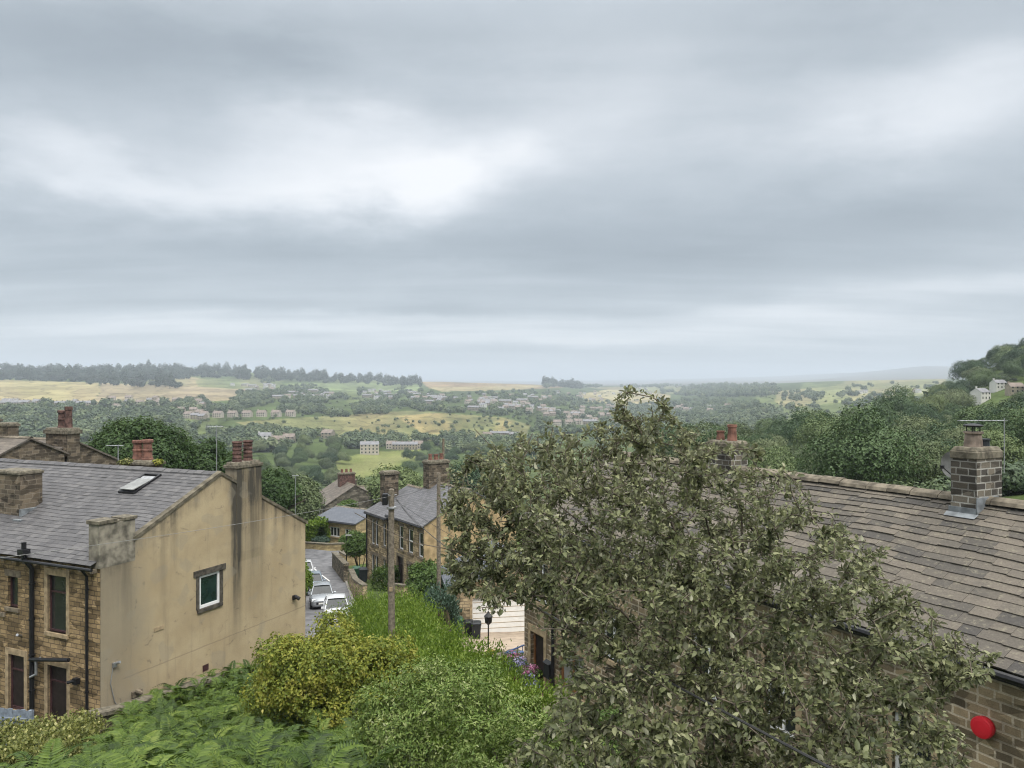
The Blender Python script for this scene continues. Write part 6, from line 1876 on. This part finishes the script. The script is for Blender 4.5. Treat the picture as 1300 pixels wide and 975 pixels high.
for lab, px, py, Y, r, h, m_, sd in [
    ('pot of pink hydrangea heads before the brown framed door, upper of the group', 656, 842, 28.6, .55, .9, 'pink', 501), ('pot of lilac blue flowers below the pink hydrangeas', 657, 862, 27.6, .55, .9, 'blueflower', 503),
    ('pot of pink flowers nearest the wall window', 674, 858, 27.0, .5, .85, 'pink', 505), ('pot of pale lilac flowers lowest by the hedge end', 671, 885, 25.6, .52, .9, 'blueflower', 507), ('small pot of deep pink flowers under the lilac ones', 676, 893, 25.0, .42, .7, 'pink', 509)]:
    P = at(px, Y, py); z_ = g1(P.x, Y); pot_plant(lab, P.x, Y, r, h, m_, sd, zoff=max(0, P.z - h * .8 - z_ - .1) * .6)
P = at(627, 31.6, 826); pot_plant('round planter of yellow flowers on the driveway edge', P.x, P.y, .55, .55, 'yellow', 521, 'dressed', 700)
# blue bicycle-rack-like rail by the planter wall
P = at(654, 29.8, 832); t = thing('hand_rail', 'small blue painted metal rail over the planter wall', 'rail', (P.x, P.y, g1(P.x, P.y)), R(15))
MAT['blue_paint'] = m_plain('faded_blue_metal_paint', (.10, .16, .33), .5, .1, .2, 6)
hz = P.z + .35 - t.location.z
for k in range(4):
    mb = MB(); mb.tube([(-.3 + k * .2, 0, -.1), (-.3 + k * .2, 0, hz - .18 + .06 * k)], .016, 6); mb.build('post', MAT['blue_paint'], t)
mb = MB(); mb.tube([(-.42, 0, hz - .24), (-.3, 0, hz - .18), (.3, 0, hz), (.42, 0, hz + .02)], .03, 6); mb.build('top_rail', MAT['blue_paint'], t)
mb = MB(); mb.box(-.3, .3, -.22, -.03, hz - .22, hz - .18); mb.build('ledge', MAT['blue_paint'], t)

# ---------------------------------------------------------------- parked cars
def car(label, x, y, rz, paint, zr, pitch=0.0, kind=0):
    t = thing('parked_car', label, 'car', (x, y, zr), rz, 'cars parked along the lane'); t.rotation_euler = (pitch, 0, rz)
    # front at -y; sections (y, half width, z low, z high)
    hw = .86
    secs = [(-1.98, .52, .34, .60), (-1.93, .70, .24, .70), (-1.72, .81, .20, .79), (-1.2, hw, .19, .90), (-.85, hw, .19, .95), (0, hw, .19, .95), (.9, hw, .19, .98), (1.5, .84, .2, 1.0), (1.84, .78, .24, .98), (1.95, .62, .34, .9)]
    mb = MB(); rings = []
    for y0, w_, zl, zh in secs:
        zm = (zl + zh) / 2
        rings.append([(-w_ * .8, y0, zl), (-w_, y0, zl + (zm - zl) * .5), (-w_, y0, zm + .08), (-w_ * .96, y0, zh - .08), (-w_ * .80, y0, zh), (0, y0, zh + .025), (w_ * .80, y0, zh), (w_ * .96, y0, zh - .08), (w_, y0, zm + .08), (w_, y0, zl + (zm - zl) * .5), (w_ * .8, y0, zl)])
    for a, b_ in zip(rings, rings[1:]):
        for i in range(len(a)): mb.face([a[i], a[(i + 1) % len(a)], b_[(i + 1) % len(a)], b_[i]][::-1], 0, True)
    mb.face(rings[0]); mb.face(rings[-1][::-1]); mb.build('body', MAT[paint], t, weld=True)
    # cabin: pillars and roof, glass between
    A = [(-.76, -.95, .93), (.76, -.95, .93), (.60, -.22, 1.42), (-.60, -.22, 1.42)]
    Bk = [(-.74, 1.78, .98), (.74, 1.78, .98), (.58, 1.42, 1.40), (-.58, 1.42, 1.40)]
    mb = MB(); mb.face(A); mb.build('windscreen', MAT['glass'], t)
    mb = MB(); mb.face(Bk[::-1]); mb.build('rear_window', MAT['glass'], t)
    for s_, (i, j) in ((1, (1, 2)), (-1, (0, 3))):
        mb = MB(); q = [A[i], Bk[i], Bk[j], A[j]]; mb.face(q if s_ > 0 else q[::-1]); mb.build('side_window', MAT['glass'], t)
        mb = MB()
        for a_, b_ in ((A[i], A[j]), (Bk[i], Bk[j]), ((s_ * .765, .45, .95), (s_ * .605, .5, 1.42))): mb.tube([Vector(a_), Vector(b_)], .04, 6)
        mb.build('pillar', MAT[paint], t)
        mb = MB(); mb.box(s_ * .93 - .1, s_ * .93 + .1, -.85, -.72, .93, 1.07, 0, .02); mb.build('wing_mirror', MAT[paint], t, bevel=.02)
        mb = MB(); mb.box(min(s_ * .46, s_ * .76), max(s_ * .46, s_ * .76), -1.90, -1.66, .60, .76, 0, .03); mb.build('headlight', MAT['headlight'], t, bevel=.02)
    mb = MB()
    rf_ = [[(-.62, y0, z_ - .02), (-.5, y0, z_ + .035), (0, y0, z_ + .055), (.5, y0, z_ + .035), (.62, y0, z_ - .02)] for y0, z_ in ((-.26, 1.42), (.1, 1.455), (.8, 1.455), (1.45, 1.40))]
    for a, b_ in zip(rf_, rf_[1:]):
        for i in range(4): mb.face([a[i], a[i + 1], b_[i + 1], b_[i]], 0, True)
    mb.build('roof', MAT[paint], t, weld=True)
    mb = MB(); mb.box(-.42, .42, -2.0, -1.93, .40, .56); mb.build('grille', MAT['black'], t)
    mb = MB(); mb.box(-.26, .26, -2.03, -2.0, .42, .53); mb.build('number_plate', MAT['plate'], t)
    for sx_ in (-1, 1):
        for wy in (-1.25, 1.25):
            wh = MB(); wh.tube([(sx_ * .70, wy, .30), (sx_ * .875, wy, .30)], .30, 20); wo_ = wh.build('wheel', MAT['tyre'], t)
            wh = MB(); wh.tube([(sx_ * .873, wy, .30), (sx_ * .885, wy, .30)], .19, 14); wh.build('rim', MAT['rim'], wo_)
    return t


def on_road(s_):
    i = np.argmin(np.abs(y - s_)); return i


for lab, px, Y, paint in [('white hatchback parked on the lane, nearest in the line of cars', 427, 52.2, 'car_white'), ('pale silver parked car in the middle of the line beside the tan gable', 408.5, 57.6, 'car_silver'), ('blue grey parked car third in the line down the lane', 397, 63, 'car_blue'), ('white car just showing at the far end of the parked line', 386, 69, 'car_white')]:
    X_ = (px - CX) / F * Y; i = on_road(Y)
    car(lab, X_, Y, math.atan2(2.1, 7.8) , paint, float(Z[i].mean()) + .0, -.075)
